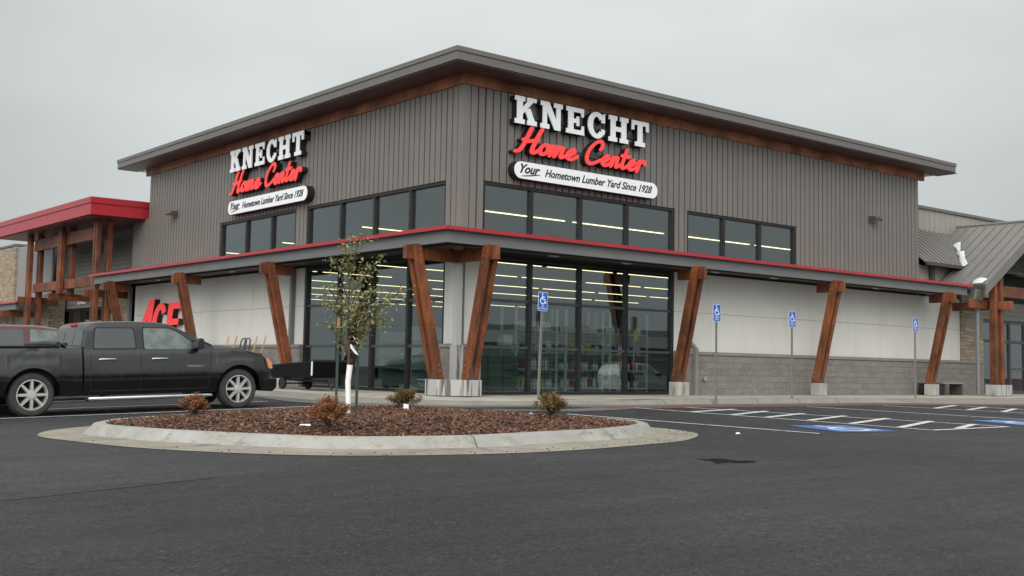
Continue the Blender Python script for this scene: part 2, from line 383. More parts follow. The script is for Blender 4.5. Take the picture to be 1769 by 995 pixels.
_a, _b = Vector((-15.03, -13.25, 0)), Vector((-11.4, -12.36, 0)); _t = (_b-_a).normalized(); SEAM_N = Vector((_t.y, -_t.x, 0)); SEAM_D = SEAM_N.dot(_a)
def asphalt():
    m = bpy.data.materials.new('asphalt'); m.use_nodes = True; nt = m.node_tree; b = nt.nodes['Principled BSDF']
    tc = N(nt, 'ShaderNodeTexCoord')
    def noise(s, d, st=None, r=0.6):
        n = N(nt, 'ShaderNodeTexNoise', Scale=s, Detail=float(d), Roughness=r)
        if st:
            mpn = N(nt, 'ShaderNodeMapping'); nt.links.new(tc.outputs['Object'], mpn.inputs[0]); mpn.inputs['Scale'].default_value = st
            mpn.inputs['Rotation'].default_value = (0, 0, math.radians(35)); nt.links.new(mpn.outputs[0], n.inputs['Vector'])
        else: nt.links.new(tc.outputs['Object'], n.inputs['Vector'])
        return n
    fine = noise(30, 8, r=0.9); mid2 = noise(7, 6, r=0.8); mid = noise(1.1, 5); big = noise(0.16, 3); streak = noise(0.7, 5, (0.5, 3.0, 1))
    def mr(n, a, c_, lo=0.35, hi=0.65):
        q = N(nt, 'ShaderNodeMapRange'); nt.links.new(n.outputs['Fac'], q.inputs[0]); q.inputs[1].default_value = lo; q.inputs[2].default_value = hi; q.inputs[3].default_value = a; q.inputs[4].default_value = c_
        return q
    def mul(a, c_):
        q = N(nt, 'ShaderNodeMath', operation='MULTIPLY'); nt.links.new(a.outputs[0], q.inputs[0]); nt.links.new(c_.outputs[0], q.inputs[1]); return q
    f = mul(mul(mul(mr(fine, 0.1, 2.0, 0.36, 0.64), mr(mid2, 0.78, 1.22)), mr(mid, 0.86, 1.14)), mul(mr(big, 0.82, 1.18), mr(streak, 0.86, 1.14)))
    for vs_, th, gain in ((30.0, 0.88, 1.9), (60.0, 0.84, 2.2), (24.0, 0.90, 0.45)):   # scattered light stones and open pits in the surface
        vo = N(nt, 'ShaderNodeTexVoronoi', Scale=vs_); nt.links.new(tc.outputs['Object'], vo.inputs['Vector'])
        sc_ = N(nt, 'ShaderNodeSeparateColor'); nt.links.new(vo.outputs['Color'], sc_.inputs[0])
        a1 = N(nt, 'ShaderNodeMath', operation='GREATER_THAN'); nt.links.new(sc_.outputs[0], a1.inputs[0]); a1.inputs[1].default_value = th
        a2 = N(nt, 'ShaderNodeMath', operation='LESS_THAN'); nt.links.new(vo.outputs['Distance'], a2.inputs[0]); a2.inputs[1].default_value = 0.42
        a3 = N(nt, 'ShaderNodeMath', operation='MULTIPLY'); nt.links.new(a1.outputs[0], a3.inputs[0]); nt.links.new(a2.outputs[0], a3.inputs[1])
        a4 = N(nt, 'ShaderNodeMapRange'); nt.links.new(a3.outputs[0], a4.inputs[0]); a4.inputs[3].default_value = 1.0; a4.inputs[4].default_value = gain
        f = mul(f, a4)
    # a separate, coarser paving pass lies in front of the seam
    sp = N(nt, 'ShaderNodeSeparateXYZ'); nt.links.new(tc.outputs['Object'], sp.inputs[0])
    ln_ = N(nt, 'ShaderNodeVectorMath', operation='DOT_PRODUCT'); nt.links.new(tc.outputs['Object'], ln_.inputs[0]); ln_.inputs[1].default_value = SEAM_N
    pz = N(nt, 'ShaderNodeMapRange'); nt.links.new(ln_.outputs['Value'], pz.inputs[0]); pz.inputs[1].default_value = SEAM_D-0.02; pz.inputs[2].default_value = SEAM_D+0.02; pz.inputs[3].default_value = 1.12; pz.inputs[4].default_value = 0.88
    fx = N(nt, 'ShaderNodeMapRange', interpolation_type='SMOOTHSTEP'); nt.links.new(sp.outputs[0], fx.inputs[0]); fx.inputs[1].default_value = -13.0; fx.inputs[2].default_value = -9.5; fx.inputs[3].default_value = 0.0; fx.inputs[4].default_value = 1.0
    fm = N(nt, 'ShaderNodeMixRGB'); nt.links.new(fx.outputs[0], fm.inputs[0]); nt.links.new(pz.outputs[0], fm.inputs[1]); fm.inputs[2].default_value = (1, 1, 1, 1)
    f = mul(f, fm)
    v = N(nt, 'ShaderNodeVectorMath', operation='SCALE'); v.inputs[0].default_value = (0.032, 0.0325, 0.0335); nt.links.new(f.outputs[0], v.inputs['Scale'])
    nt.links.new(v.outputs[0], b.inputs['Base Color'])
    rr = mr(mid, 0.55, 0.8); nt.links.new(rr.outputs[0], b.inputs['Roughness']); b.inputs['Specular IOR Level'].default_value = 0.28
    bp = N(nt, 'ShaderNodeBump', Strength=1.0, Distance=0.012); nt.links.new(fine.outputs['Fac'], bp.inputs['Height']); nt.links.new(bp.outputs[0], b.inputs['Normal'])
    M['asphalt'] = m
asphalt()
def kerb_concrete():
    m = mat('kerb_white', (0.345, 0.345, 0.325), 0.75, col2=(0.265, 0.26, 0.235), vscale=2.2, bump=0.15, bscale=70, detail=8)
    mat('apron', (0.295, 0.27, 0.22), 0.8, col2=(0.20, 0.18, 0.145), vscale=1.6, bump=0.15, bscale=70, detail=8)
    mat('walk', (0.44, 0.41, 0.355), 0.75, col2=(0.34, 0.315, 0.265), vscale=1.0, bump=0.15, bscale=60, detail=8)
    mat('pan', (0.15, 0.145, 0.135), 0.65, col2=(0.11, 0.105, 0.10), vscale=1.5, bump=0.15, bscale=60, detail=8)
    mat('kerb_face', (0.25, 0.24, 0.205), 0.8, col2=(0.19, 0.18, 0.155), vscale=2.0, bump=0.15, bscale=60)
kerb_concrete()
def stain(name, col, scale, lo, hi, stretch=(1, 1, 1), amt=0.85):
    nt = M[name].node_tree; b = nt.nodes['Principled BSDF']; src = b.inputs['Base Color'].links[0].from_socket
    tc = N(nt, 'ShaderNodeTexCoord'); mpn = N(nt, 'ShaderNodeMapping'); nt.links.new(tc.outputs['Object'], mpn.inputs[0]); mpn.inputs['Scale'].default_value = stretch
    n = N(nt, 'ShaderNodeTexNoise', Scale=scale, Detail=7.0, Roughness=0.65); nt.links.new(mpn.outputs[0], n.inputs['Vector'])
    mr = N(nt, 'ShaderNodeMapRange'); nt.links.new(n.outputs['Fac'], mr.inputs[0]); mr.inputs[1].default_value = lo; mr.inputs[2].default_value = hi; mr.inputs[4].default_value = amt
    mx = N(nt, 'ShaderNodeMixRGB'); nt.links.new(mr.outputs[0], mx.inputs[0]); nt.links.new(src, mx.inputs[1]); mx.inputs[2].default_value = (*col, 1)
    nt.links.new(mx.outputs[0], b.inputs['Base Color'])
stain('kerb_white', (0.10, 0.085, 0.065), 1.6, 0.60, 0.70, (1, 1, 3))
stain('kerb_white', (0.24, 0.22, 0.17), 5.0, 0.52, 0.66)
stain('apron', (0.13, 0.10, 0.07), 2.4, 0.54, 0.72)
stain('apron', (0.33, 0.32, 0.28), 6.0, 0.55, 0.7)
stain('walk', (0.20, 0.18, 0.15), 0.9, 0.52, 0.66)
stain('concrete', (0.16, 0.15, 0.13), 2.0, 0.52, 0.68, (2, 2, 0.5))
stain('panel', (0.55, 0.54, 0.50), 1.2, 0.50, 0.70, (2.5, 2.5, 0.4), 0.5)
stain('siding', (0.145, 0.138, 0.126), 1.5, 0.48, 0.68, (3, 3, 0.25), 0.7)
stain('canopy_grey', (0.12, 0.122, 0.124), 1.5, 0.5, 0.7, (1.5, 1.5, 3), 0.7)
stain('white_paint', (0.14, 0.14, 0.14), 7.0, 0.56, 0.64)
stain('white_paint', (0.22, 0.22, 0.22), 30.0, 0.56, 0.62)

# ------------------------------------------------------------------ ground
def gz(x, y):
    dx = max(0.0, -(x+4.2)); dy = max(0.0, -(y+4.2))
    d = (dx**3 + dy**3)**(1/3)
    d = min(d, 28.0)
    return -0.15 - 0.03*d
b = MB()
def axis(a, c_, st, far):
    v = []; t = a
    while t <= c_+1e-6: v.append(t); t += st
    pre = [a - f for f in reversed(far)]; post = [c_ + f for f in far]
    return pre + v + post
gx = axis(-34, 34, 0.5, [4, 20, 80, 500]); gy = axis(-34, 34, 0.5, [4, 20, 80, 500])
for y in gy:
    for x in gx: b.v.append(Vector((x, y, gz(x, y))))
nx = len(gx)
for j in range(len(gy)-1):
    for i in range(nx-1): b.f.append((j*nx+i, j*nx+i+1, (j+1)*nx+i+1, (j+1)*nx+i))
tag(b.build('asphalt_lot', M['asphalt'], smooth=60), kind='structure')

# walk edge polyline: (x, y) edge of raised walk; outer edge of gutter pan; top height
edge = []   # (wallside pt, top edge pt, face foot pt, pan outer pt, top z)
def E_(inner, top, foot, pan, zt): edge.append((inner, top, foot, pan, zt))
for y in (44, 30, 20, 12, 8, 5): E_((0.2, y), (-3.0, y), (-3.55, y), (-3.95, y), 0.0)
E_((0.2, 3), (-3.0, 3.0), (-3.6, 3.0), (-4.2, 3.0), -0.02)
E_((0.2, 1.2), (-3.1, 1.0), (-3.85, 0.9), (-4.7, 0.6), -0.03)
E_((0.1, 0.1), (-3.1, -0.9), (-3.75, -1.1), (-4.8, -1.6), -0.03)
E_((0.1, 0.1), (-2.5, -2.1), (-3.1, -2.3), (-4.2, -3.9), -0.04)
E_((0.1, 0.1), (-1.6, -2.7), (-2.1, -3.05), (-2.8, -5.1), -0.05)
E_((0.1, 0.1), (-0.3, -3.0), (-0.5, -3.3), (-0.9, -5.6), -0.05)
E_((1.2, 0.2), (1.2, -3.2), (1.2, -3.45), (0.6, -5.3), -0.03)
E_((2.5, 0.2), (2.5, -3.45), (2.5, -3.55), (2.5, -4.5), 0.0)
for x in (4, 6, 8, 10, 12): E_((x, 0.2), (x, -3.5), (x, -3.6), (x, -4.15), 0.0)
E_((13.5, 0.2), (13.5, -3.5), (13.5, -3.62), (13.5, -4.15), 0.0)
E_((14.6, 0.2), (14.6, -3.1), (14.6, -4.1), (14.6, -4.3), -0.01)
E_((16, 0.2), (16, -3.0), (16, -4.5), (16, -4.7), -0.02)
E_((19, 0.2), (19, -3.4), (19, -5.0), (19, -5.2), -0.02)
for x in (24, 40, 60): E_((x, 0.2), (x, -3.6), (x, -5.2), (x, -5.4), -0.02)
def strip(a, bb, za, zb, name, mt, par=None):
    m_ = MB()
    for e_ in edge: m_.v += [Vector((*e_[a], za(e_))), Vector((*e_[bb], zb(e_)))]
    for i in range(len(edge)-1): m_.f.append((2*i, 2*i+1, 2*i+3, 2*i+2))
    return m_.build(name, M[mt], par)
wk = empty('sidewalk'); wk['kind'] = 'structure'
sw = strip(0, 1, lambda e_: 0.0 if e_[4] >= 0 else 0.0, lambda e_: e_[4], 'paving', 'walk', wk)
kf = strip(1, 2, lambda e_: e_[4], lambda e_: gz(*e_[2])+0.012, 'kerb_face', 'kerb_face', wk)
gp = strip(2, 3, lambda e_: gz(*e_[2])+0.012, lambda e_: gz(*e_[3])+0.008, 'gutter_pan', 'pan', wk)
jt = MB()
for x in [4.05+1.9*k for k in range(5)]:
    jt.box((x-0.006, -3.5, 0.0), (x+0.006, -0.1, 0.004)); jt.hexa([(x-.006,-3.603,-.137),(x+.006,-3.603,-.137),(x+.006,-3.58,-.137),(x-.006,-3.58,-.137)], [(x-.006,-3.503,0.003),(x+.006,-3.503,0.003),(x+.006,-3.47,0.003),(x-.006,-3.47,0.003)])
jt.box((-0.1, -3.5, 0.0), (13.5, -3.485, 0.004))
jt.build('joint', M['asphalt_crack'], wk)

def drape(pts, width, mt, name, dz=0.006, sub=0.3):
    m_ = MB(); P = [Vector((p[0], p[1], 0)) for p in pts]; Q = [P[0]]
    for i in range(len(P)-1):
        L = (P[i+1]-P[i]).length; n = max(1, int(L/sub))
        for k in range(1, n+1): Q.append(P[i].lerp(P[i+1], k/n))
    for i, q in enumerate(Q):
        t = (Q[min(i+1, len(Q)-1)]-Q[max(i-1, 0)]).normalized(); nn = Vector((-t.y, t.x, 0))*width/2
        for s_ in (-1, 1):
            r_ = q + nn*s_; m_.v.append(Vector((r_.x, r_.y, gz(r_.x, r_.y)+dz)))
    for i in range(len(Q)-1): m_.f.append((2*i, 2*i+1, 2*i+3, 2*i+2))
    return m_.build(name, M[mt])
def S(o): return tag(o, kind='structure')
S(drape([(1.0, -4.62), (4, -4.45), (13.4, -4.4), (15, -4.7), (19, -5.45), (30, -5.7)], 0.75, 'redbrown_paint', 'fire_lane_paint', 0.005))
LW = 0.12
lines = [((-1.75, -6.21), (-0.10, -11.34)), ((1.75, -4.75), (3.55, -11.47)), ((3.5, -4.8), (6.86, -11.36)), ((8.15, -5.0), (11.0, -11.4)),
         ((11.8, -5.0), (15.0, -10.4)), ((15.19, -5.30), (17.3, -10.4)), ((19.5, -5.8), (22, -10.6)), ((-13.8, -1.55), (-5.1, -1.97)), ((-13.8, 1.2), (-5.1, 0.78)),
         ((-13.8, 4.3), (-5.1, 4.35)), ((-13.8, 7.3), (-5.1, 7.3)), ((3.55, -11.47), (6.86, -11.36)), ((15.0, -10.4), (17.3, -10.4))]
for a, c_ in lines: S(drape([a, c_], LW, 'white_paint', 'parking_line', 0.010))
for a, c_ in [((2.17, -6.20), (4.40, -5.60)), ((2.38, -7.17), (4.75, -6.31)), ((2.72, -7.92), (5.10, -7.14)), ((3.0, -8.85), (5.60, -7.97)), ((3.22, -9.77), (6.05, -8.83)), ((3.46, -10.79), (6.42, -9.74)), ((4.67, -11.38), (6.67, -10.65)),
              ((12.6, -6.2), (15.3, -5.30)), ((13.1, -6.94), (15.71, -6.07)), ((13.5, -7.77), (16.08, -6.82)), ((14.1, -8.8), (16.5, -7.9)), ((14.7, -9.8), (16.9, -8.9))]:
    S(drape([a, c_], 0.17, 'white_paint', 'hatch_line', 0.014))

# stroke ribbons (lettering, pictograms)
def ribbon(m_, pts, wd, d0, d1, fn, n=6, smooth=True, closed=False, tilt=0.002):
    P = smooth_path(pts, n, closed) if smooth else [Vector((p[0], p[1], 0)) for p in pts]
    if closed: P.append(P[0].copy())
    L = len(P); Lf = []; Rt = []
    wfun = wd if callable(wd) else (lambda t: wd)
    for i, q in enumerate(P):
        if closed: t = (P[(i+1) % (L-1)] - P[(i-1) % (L-1)]).normalized()
        else: t = (P[min(i+1, L-1)]-P[max(i-1, 0)]).normalized()
        nn = Vector((-t.y, t.x, 0))*wfun(i/(L-1))/2
        Lf.append(q+nn); Rt.append(q-nn)
    for i in range(L-1):
        e0, e1 = d1+tilt*i/L, d1+tilt*(i+1)/L
        a, b2, c2, d2 = Rt[i], Rt[i+1], Lf[i+1], Lf[i]
        base = len(m_.v)
        m_.v += [fn(a.x, a.y, d0), fn(b2.x, b2.y, d0), fn(c2.x, c2.y, d0), fn(d2.x, d2.y, d0), fn(a.x, a.y, e0), fn(b2.x, b2.y, e1), fn(c2.x, c2.y, e1), fn(d2.x, d2.y, e0)]
        m_.f += [tuple(base+k for k in q) for q in ((4, 5, 6, 7), (0, 1, 5, 4), (2, 3, 7, 6))]
        if i == 0 and not closed: m_.f.append((base, base+4, base+7, base+3))
        if i == L-2 and not closed: m_.f.append((base+1, base+2, base+6, base+5))
    if not closed:
        for q, tt, wv in ((P[0], (P[0]-P[1]).normalized(), wfun(0)), (P[-1], (P[-1]-P[-2]).normalized(), wfun(1))):
            nn = Vector((-tt.y, tt.x, 0)); arc = [q + (nn*math.cos(a)+tt*math.sin(a))*wv/2 for a in [PI*k/6 for k in range(7)]]
            m_.prism([(p.x, p.y) for p in arc], d0, d1-0.0015, fn)

def wheelchair(m_, fn, s, d0, d1, x0=0.0, y0=0.0, wd=0.09):
    f2 = lambda x, y, d: fn(x0+(x-0.5)*s, y0+(y-0.5)*s, d)
    cx, cy, r = 0.42, 0.94, 0.075
    m_.prism([(cx+r*math.cos(2*PI*k/12), cy+r*math.sin(2*PI*k/12)) for k in range(12)], d0, d1, f2)
    ribbon(m_, [(0.42, 0.82), (0.45, 0.46), (0.70, 0.46), (0.82, 0.14), (0.93, 0.17)], wd, d0, d1, f2, smooth=False)
    ribbon(m_, [(0.44, 0.67), (0.68, 0.67)], wd*0.8, d0, d1+0.001, f2, smooth=False)
    ribbon(m_, [(0.47+0.28*math.cos(a), 0.32+0.28*math.sin(a)) for a in [math.radians(110+k*25) for k in range(10)]], wd*0.85, d0, d1+0.002, f2)

def ground_symbol(c, sx, sy, ang):
    ca, sa = math.cos(ang), math.sin(ang)
    def fn(x, y, d):
        X = c[0]+x*sx*ca-y*sy*sa; Y = c[1]+x*sx*sa+y*sy*ca
        return Vector((X, Y, gz(X, Y)+d))
    m_ = MB(); n = 10
    for j in range(n+1):
        for i in range(n+1): m_.v.append(fn(i/n-.5, j/n-.5, 0.010))
    for j in range(n):
        for i in range(n): m_.f.append((j*(n+1)+i, j*(n+1)+i+1, (j+1)*(n+1)+i+1, (j+1)*(n+1)+i))
    S(m_.build('accessible_stall_paint', M['blue_paint']))
    m2 = MB(); wheelchair(m2, fn, 0.85, 0.0125, 0.014, wd=0.11)
    S(m2.build('accessible_symbol_paint', M['white_paint']))
ground_symbol((1.65, -10.62), 1.55, 1.45, math.radians(-10))
ground_symbol((8.7, -10.6), 1.55, 1.45, math.radians(-10))

# worn patch in the asphalt
m_ = MB(); c0 = Vector((-5.93, -14.04, 0)); ring = []
for k in range(40):
    a = 2*PI*k/40; r = (0.27+0.07*math.sin(3*a+1)+0.16*random.random())
    dirx = Vector((0.772, -0.635, 0)); diry = Vector((0.635, 0.772, 0))
    q = c0 + dirx*math.cos(a)*r*1.0 + diry*math.sin(a)*r*(0.75+0.35*math.sin(5*a))
    ring.append(q)
m_.v = [Vector((q.x, q.y, gz(q.x, q.y)+0.006)) for q in ring] + [Vector((c0.x, c0.y, gz(c0.x, c0.y)+0.006))]
m_.f = [(k, (k+1) % 40, 40) for k in range(40)]
S(m_.build('asphalt_hole', M['asphalt_crack']))
# seam crack, front left
seam = [(-16.5, -13.62), (-15.5, -13.37), (-15.03, -13.25), (-14.51, -13.15), (-13.91, -13.0), (-13.27, -12.84), (-12.6, -12.67)]
S(drape(smooth_path([(p[0]+random.uniform(-.01, .01), p[1]+random.uniform(-.012, .012)) for p in seam], 5), 0.018, 'asphalt_crack', 'asphalt_seam', 0.005, 0.1))

# ------------------------------------------------------------------ planting island
top_out = [(-11.55, -5.93), (-11.85, -6.6), (-11.79, -7.36), (-11.42, -8.59), (-10.72, -9.85), (-9.91, -10.75), (-8.33, -11.29), (-6.61, -11.18), (-5.05, -10.96),
           (-3.77, -10.44), (-3.2, -9.9), (-3.1, -9.4), (-3.6, -8.5), (-4.42, -7.24), (-5.04, -5.75), (-5.4, -5.2), (-6.54, -5.05), (-8.75, -4.95), (-10.79, -5.4)]
TO = smooth_path(top_out, 6, True)
def offset(P, d):
    out = []; n = len(P)
    for i, q in enumerate(P):
        t = (P[(i+2) % n]-P[(i-2) % n]).normalized(); out.append(q + Vector((-t.y, t.x, 0))*d)
    return out
area = sum(TO[i].x*TO[(i+1) % len(TO)].y - TO[(i+1) % len(TO)].x*TO[i].y for i in range(len(TO)))
sg = 1 if area > 0 else -1
inn = offset(TO, 0.20*sg); mid_i = offset(TO, 0.02*sg); low = offset(TO, -0.10*sg)
apron_pts = [(-12.18, -5.46), (-12.6, -6.4), (-12.52, -7.56), (-12.12, -9.3), (-11.2, -10.81), (-10.09, -11.66), (-8.49, -12.16), (-6.94, -12.19), (-5.53, -11.95), (-4.11, -11.6), (-2.91, -10.86), (-2.5, -10.2),
             (-2.54, -9.4), (-3.1, -8.3), (-4.1, -6.9), (-4.75, -5.4), (-5.2, -4.85), (-6.54, -4.65), (-8.75, -4.5), (-10.9, -4.75), (-11.6, -5.0)]
AP = smooth_path(apron_pts, 6, True)
island = empty('planting_island', (0, 0, 0)); island['kind'] = 'structure'
m_ = MB(); n = len(TO)
rings = [(inn, 0.10), (inn, 0.158), (offset(TO, 0.10*sg), 0.165), (mid_i, 0.150), (offset(TO, -0.02*sg), 0.10), (low, 0.02), (offset(TO, -0.13*sg), 0.008)]
for R_, h in rings: m_.v += [Vector((q.x, q.y, gz(q.x, q.y)+h)) for q in R_]
for r in range(len(rings)-1):
    for i in range(n): m_.f.append((r*n+i, r*n+(i+1) % n, (r+1)*n+(i+1) % n, (r+1)*n+i))
m_.build('kerb', M['kerb_white'], island, smooth=50)
m_ = MB(); c0 = Vector((-7.6, -8.2, 0))
K = len(AP)
def gg(q, h): return Vector((q.x, q.y, gz(q.x, q.y)+h))
rr_ = [[c0+(q-c0)*f for q in AP] for f in (1.0, 0.96, 0.9, 0.8, 0.7)]
for k, R_ in enumerate(rr_): m_.v += [gg(q, 0.007 if k == 0 else 0.012) for q in R_]
for r in range(4):
    for i in range(K): m_.f.append((r*K+i, r*K+(i+1) % K, (r+1)*K+(i+1) % K, (r+1)*K+i))
m_.build('gutter_apron', M['apron'], island, smooth=50)
m_ = MB()
for px in ((-8.2, -11.36), (-10.98, -9.35), (-5.3, -11.03), (-11.78, -7.5)):   # control joints across the kerb
    q = Vector((*px, 0)); t = (c0-q).normalized()
    a = q + t*0.22; c_ = q - t*0.17; nn = Vector((-t.y, t.x, 0))*0.006
    pr = [(a, 0.167), (q+t*0.1, 0.17), (q, 0.155), (q-t*0.06, 0.09), (q-t*0.12, 0.02), (c_-t*0.4, 0.016)]
    for k, (p, h) in enumerate(pr):
        m_.v += [gg(p+nn, h+0.003), gg(p-nn, h+0.003)]
        if k: nb = len(m_.v); m_.f.append((nb-4, nb-3, nb-1, nb-2))
m_.build('kerb_joint', M['asphalt_crack'], island)
m_ = MB()
for k in range(120):   # crumbs of bark and grit in the gutter
    t = random.random(); q = AP[int(random.betavariate(2, 2)*0.5*K + K*0.1) % K]; f = random.uniform(0.93, 0.985)
    p = c0+(q-c0)*f + Vector((random.gauss(0, .05), random.gauss(0, .05), 0)); s_ = random.uniform(0.004, 0.014)
    z = gz(p.x, p.y)+0.012; a = random.random()*PI
    dx, dy = Vector((math.cos(a)*s_, math.sin(a)*s_, 0)), Vector((-math.sin(a)*s_*.6, math.cos(a)*s_*.6, 0))
    p.z = z
    m_.hexa([p-dx-dy, p+dx-dy, p+dx+dy, p-dx+dy], [v_+Vector((0, 0, s_*.7)) for v_ in (p-dx-dy, p+dx-dy, p+dx+dy, p-dx+dy)])
tag(m_.build('gutter_crumbs', M['gravel_bit']), kind='stuff')
# mulch mound with bark chips
def inside(x, y, P):
    c_ = False; j = len(P)-1
    for i in range(len(P)):
        if (P[i].y > y) != (P[j].y > y) and x < (P[j].x-P[i].x)*(y-P[i].y)/(P[j].y-P[i].y)+P[i].x: c_ = not c_
        j = i
    return c_
def mound(x, y):
    dmin = min((Vector((x, y, 0))-q).length for q in inn[::3])
    return gz(x, y) + 0.12 + 0.13*min(1, dmin/1.6) + 0.015*math.sin(x*3.1)*math.sin(y*2.7)
m_ = MB(); fr_ = (1.0, 0.93, 0.85, 0.72, 0.55, 0.35, 0.15)
for f in fr_:
    for q in inn:
        p = c0+(q-c0)*f*0.999; m_.v.append(Vector((p.x, p.y, mound(p.x, p.y))))
for r in range(len(fr_)-1):
    for i in range(n): m_.f.append((r*n+i, r*n+(i+1) % n, (r+1)*n+(i+1) % n, (r+1)*n+i))
m_.f.append(tuple((len(fr_)-1)*n+i for i in range(n)))
mat('mulch_base', (0.05, 0.022, 0.014), 0.9, col2=(0.015, 0.009, 0.007), vscale=25, bump=1.0, bscale=50, bdist=0.02)
tag(m_.build('mulch_bed', M['mulch_base'], smooth=60), kind='stuff')
m_ = MB(); cnt = 0
while cnt < 15000:
    x = random.uniform(-11.9, -2.9); y = random.uniform(-11.4, -4.8)
    if not inside(x, y, inn): continue
    cnt += 1
    z = mound(x, y)+random.uniform(0.0, 0.022); L = random.uniform(0.015, 0.055); W = random.uniform(0.006, 0.016)
    a = random.random()*2*PI; tl = random.gauss(0, 0.35)
    d = Vector((math.cos(a)*math.cos(tl), math.sin(a)*math.cos(tl), math.sin(tl))); s_ = Vector((-math.sin(a), math.cos(a), random.gauss(0, .3))).normalized()
    u = d.cross(s_).normalized()*0.004; p = Vector((x, y, z+0.006))
    lo = [p-d*L-s_*W-u, p+d*L*random.uniform(.6, 1)-s_*W-u, p+d*L+s_*W-u, p-d*L*random.uniform(.6, 1)+s_*W-u]
    m_.hexa(lo, [q+u*2 for q in lo])
tag(m_.build('bark_mulch', M['chip'], recalc=False), kind='stuff')

# ------------------------------------------------------------------ the store
def Rw(s, d, z): return Vector((s, -d, z))
def Lw(s, d, z): return Vector((-d, s, z))
def rects(s0, s1, z0, z1, op):
    xs = sorted({s0, s1} | {v for o in op for v in (o[0], o[1]) if s0 < v < s1}); out = []
    for a, c_ in zip(xs, xs[1:]):
        m = (a+c_)/2; zs = [z0]
        blk = sorted((max(z0, o[2]), min(z1, o[3])) for o in op if o[0] < m < o[1] and o[3] > z0 and o[2] < z1)
        z = z0
        for p, q in blk:
            if p > z: out.append((a, c_, z, p))
            z = max(z, q)
        if z < z1: out.append((a, c_, z, z1))
    return out
def wbox(m_, W, s0, s1, d0, d1, z0, z1):
    m_.hexa([W(s0, d0, z0), W(s1, d0, z0), W(s1, d1, z0), W(s0, d1, z0)], [W(s0, d0, z1), W(s1, d0, z1), W(s1, d1, z1), W(s0, d1, z1)])
HW, HB, CAN, SOF = 8.265, 1.34, 4.40, 3.78
LR, LL = 22.04, 21.27
store = empty('hardware_store', (0, 0, 0), 0, 'large brown-grey ribbed metal store with flat overhanging roof and red-edged canopy', 'store')
opR = [(0.64, 8.2, CAN-0.05, 5.75), (8.74, 14.32, CAN-0.05, 5.75)]
opL = [(0.64, 8.2, CAN-0.05, 5.75), (8.90, 14.5, CAN-0.05, 5.75)]
for W, L_, op in ((Rw, LR, opR), (Lw, LL, opL)):
    m_ = MB()
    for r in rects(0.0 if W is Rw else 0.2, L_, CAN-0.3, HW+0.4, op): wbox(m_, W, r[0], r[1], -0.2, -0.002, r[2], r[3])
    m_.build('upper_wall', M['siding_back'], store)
    m_ = MB(); k = 0; s = 0.16; P_ = 0.2565
    pans = []
    while s < L_-0.1: pans.append((s+0.025, min(s+P_-0.025, L_))); s += P_
    for a, c_ in pans:
        for r in rects(a, c_, CAN-0.2, HW, op):
            if r[1]-r[0] > 0.01: wbox(m_, W, r[0], r[1], 0.003, 0.075, r[2], r[3])
    m_.build('ribbed_siding', M['siding'], store)
    # the brown timber band under the soffit
    m_ = MB(); wbox(m_, W, -0.13 if W is Rw else 0.002, L_+0.28, 0.002, 0.13, HW, 8.585); m_.build('eave_beam', M['beam_wood'], store, bevel=0.01)
# corner trim
m_ = MB(); m_.prism([(-0.078, -0.078), (0.155, -0.078), (0.155, -0.003), (-0.003, -0.003), (-0.003, 0.155), (-0.078, 0.155)], CAN-0.2, HW, lambda x, y, z: Vector((x, y, z))); m_.build('corner_trim', M['siding'], store)
# far walls of the tall block
m_ = MB(); m_.box((LR-0.2, 0.002, 6.66), (LR-0.002, LL, HW+0.3)); m_.box((LR-0.2, 0.002, 3), (LR-0.002, 1.7, 6.66)); m_.box((0.2, LL-0.2, 6.66), (LR-0.2, LL-0.002, HW+0.3)); m_.build('rear_wall', M['siding'], store)
# roof
m_ = MB(); m_.box((-1.022, -1.022, 8.585), (LR+1.011, LL+1.106, 8.80)); m_.build('roof_fascia', M['fascia'], store, bevel=0.006)
m_ = MB(); m_.box((-1.05, -1.05, 8.802), (LR+1.04, LL+1.135, 8.935)); m_.build('roof_edge', M['fascia'], store, bevel=0.008)
m_ = MB()
def ln(x0, y0, x1, y1): m_.box((x0, y0, 8.555), (x1, y1, 8.583))
k = -0.98
while k < LR+1.0:   # soffit boards run out from the wall
    ln(k, -0.98, k+0.19, -0.14); k += 0.2
k = -0.12
while k < LL+1.05:
    ln(-0.98, k, -0.14, k+0.19); k += 0.2
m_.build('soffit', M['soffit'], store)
m_ = MB(); k = LR+0.30
while k < LR+0.95: m_.box((k, -0.1, 8.553), (k+0.10, LL, 8.584)); k += 0.11
k = LL+0.30
while k < LL+1.05: m_.box((-0.1, k, 8.553), (LR, k+0.10, 8.584)); k += 0.11
m_.build('end_soffit', M['soffit_light'], store)

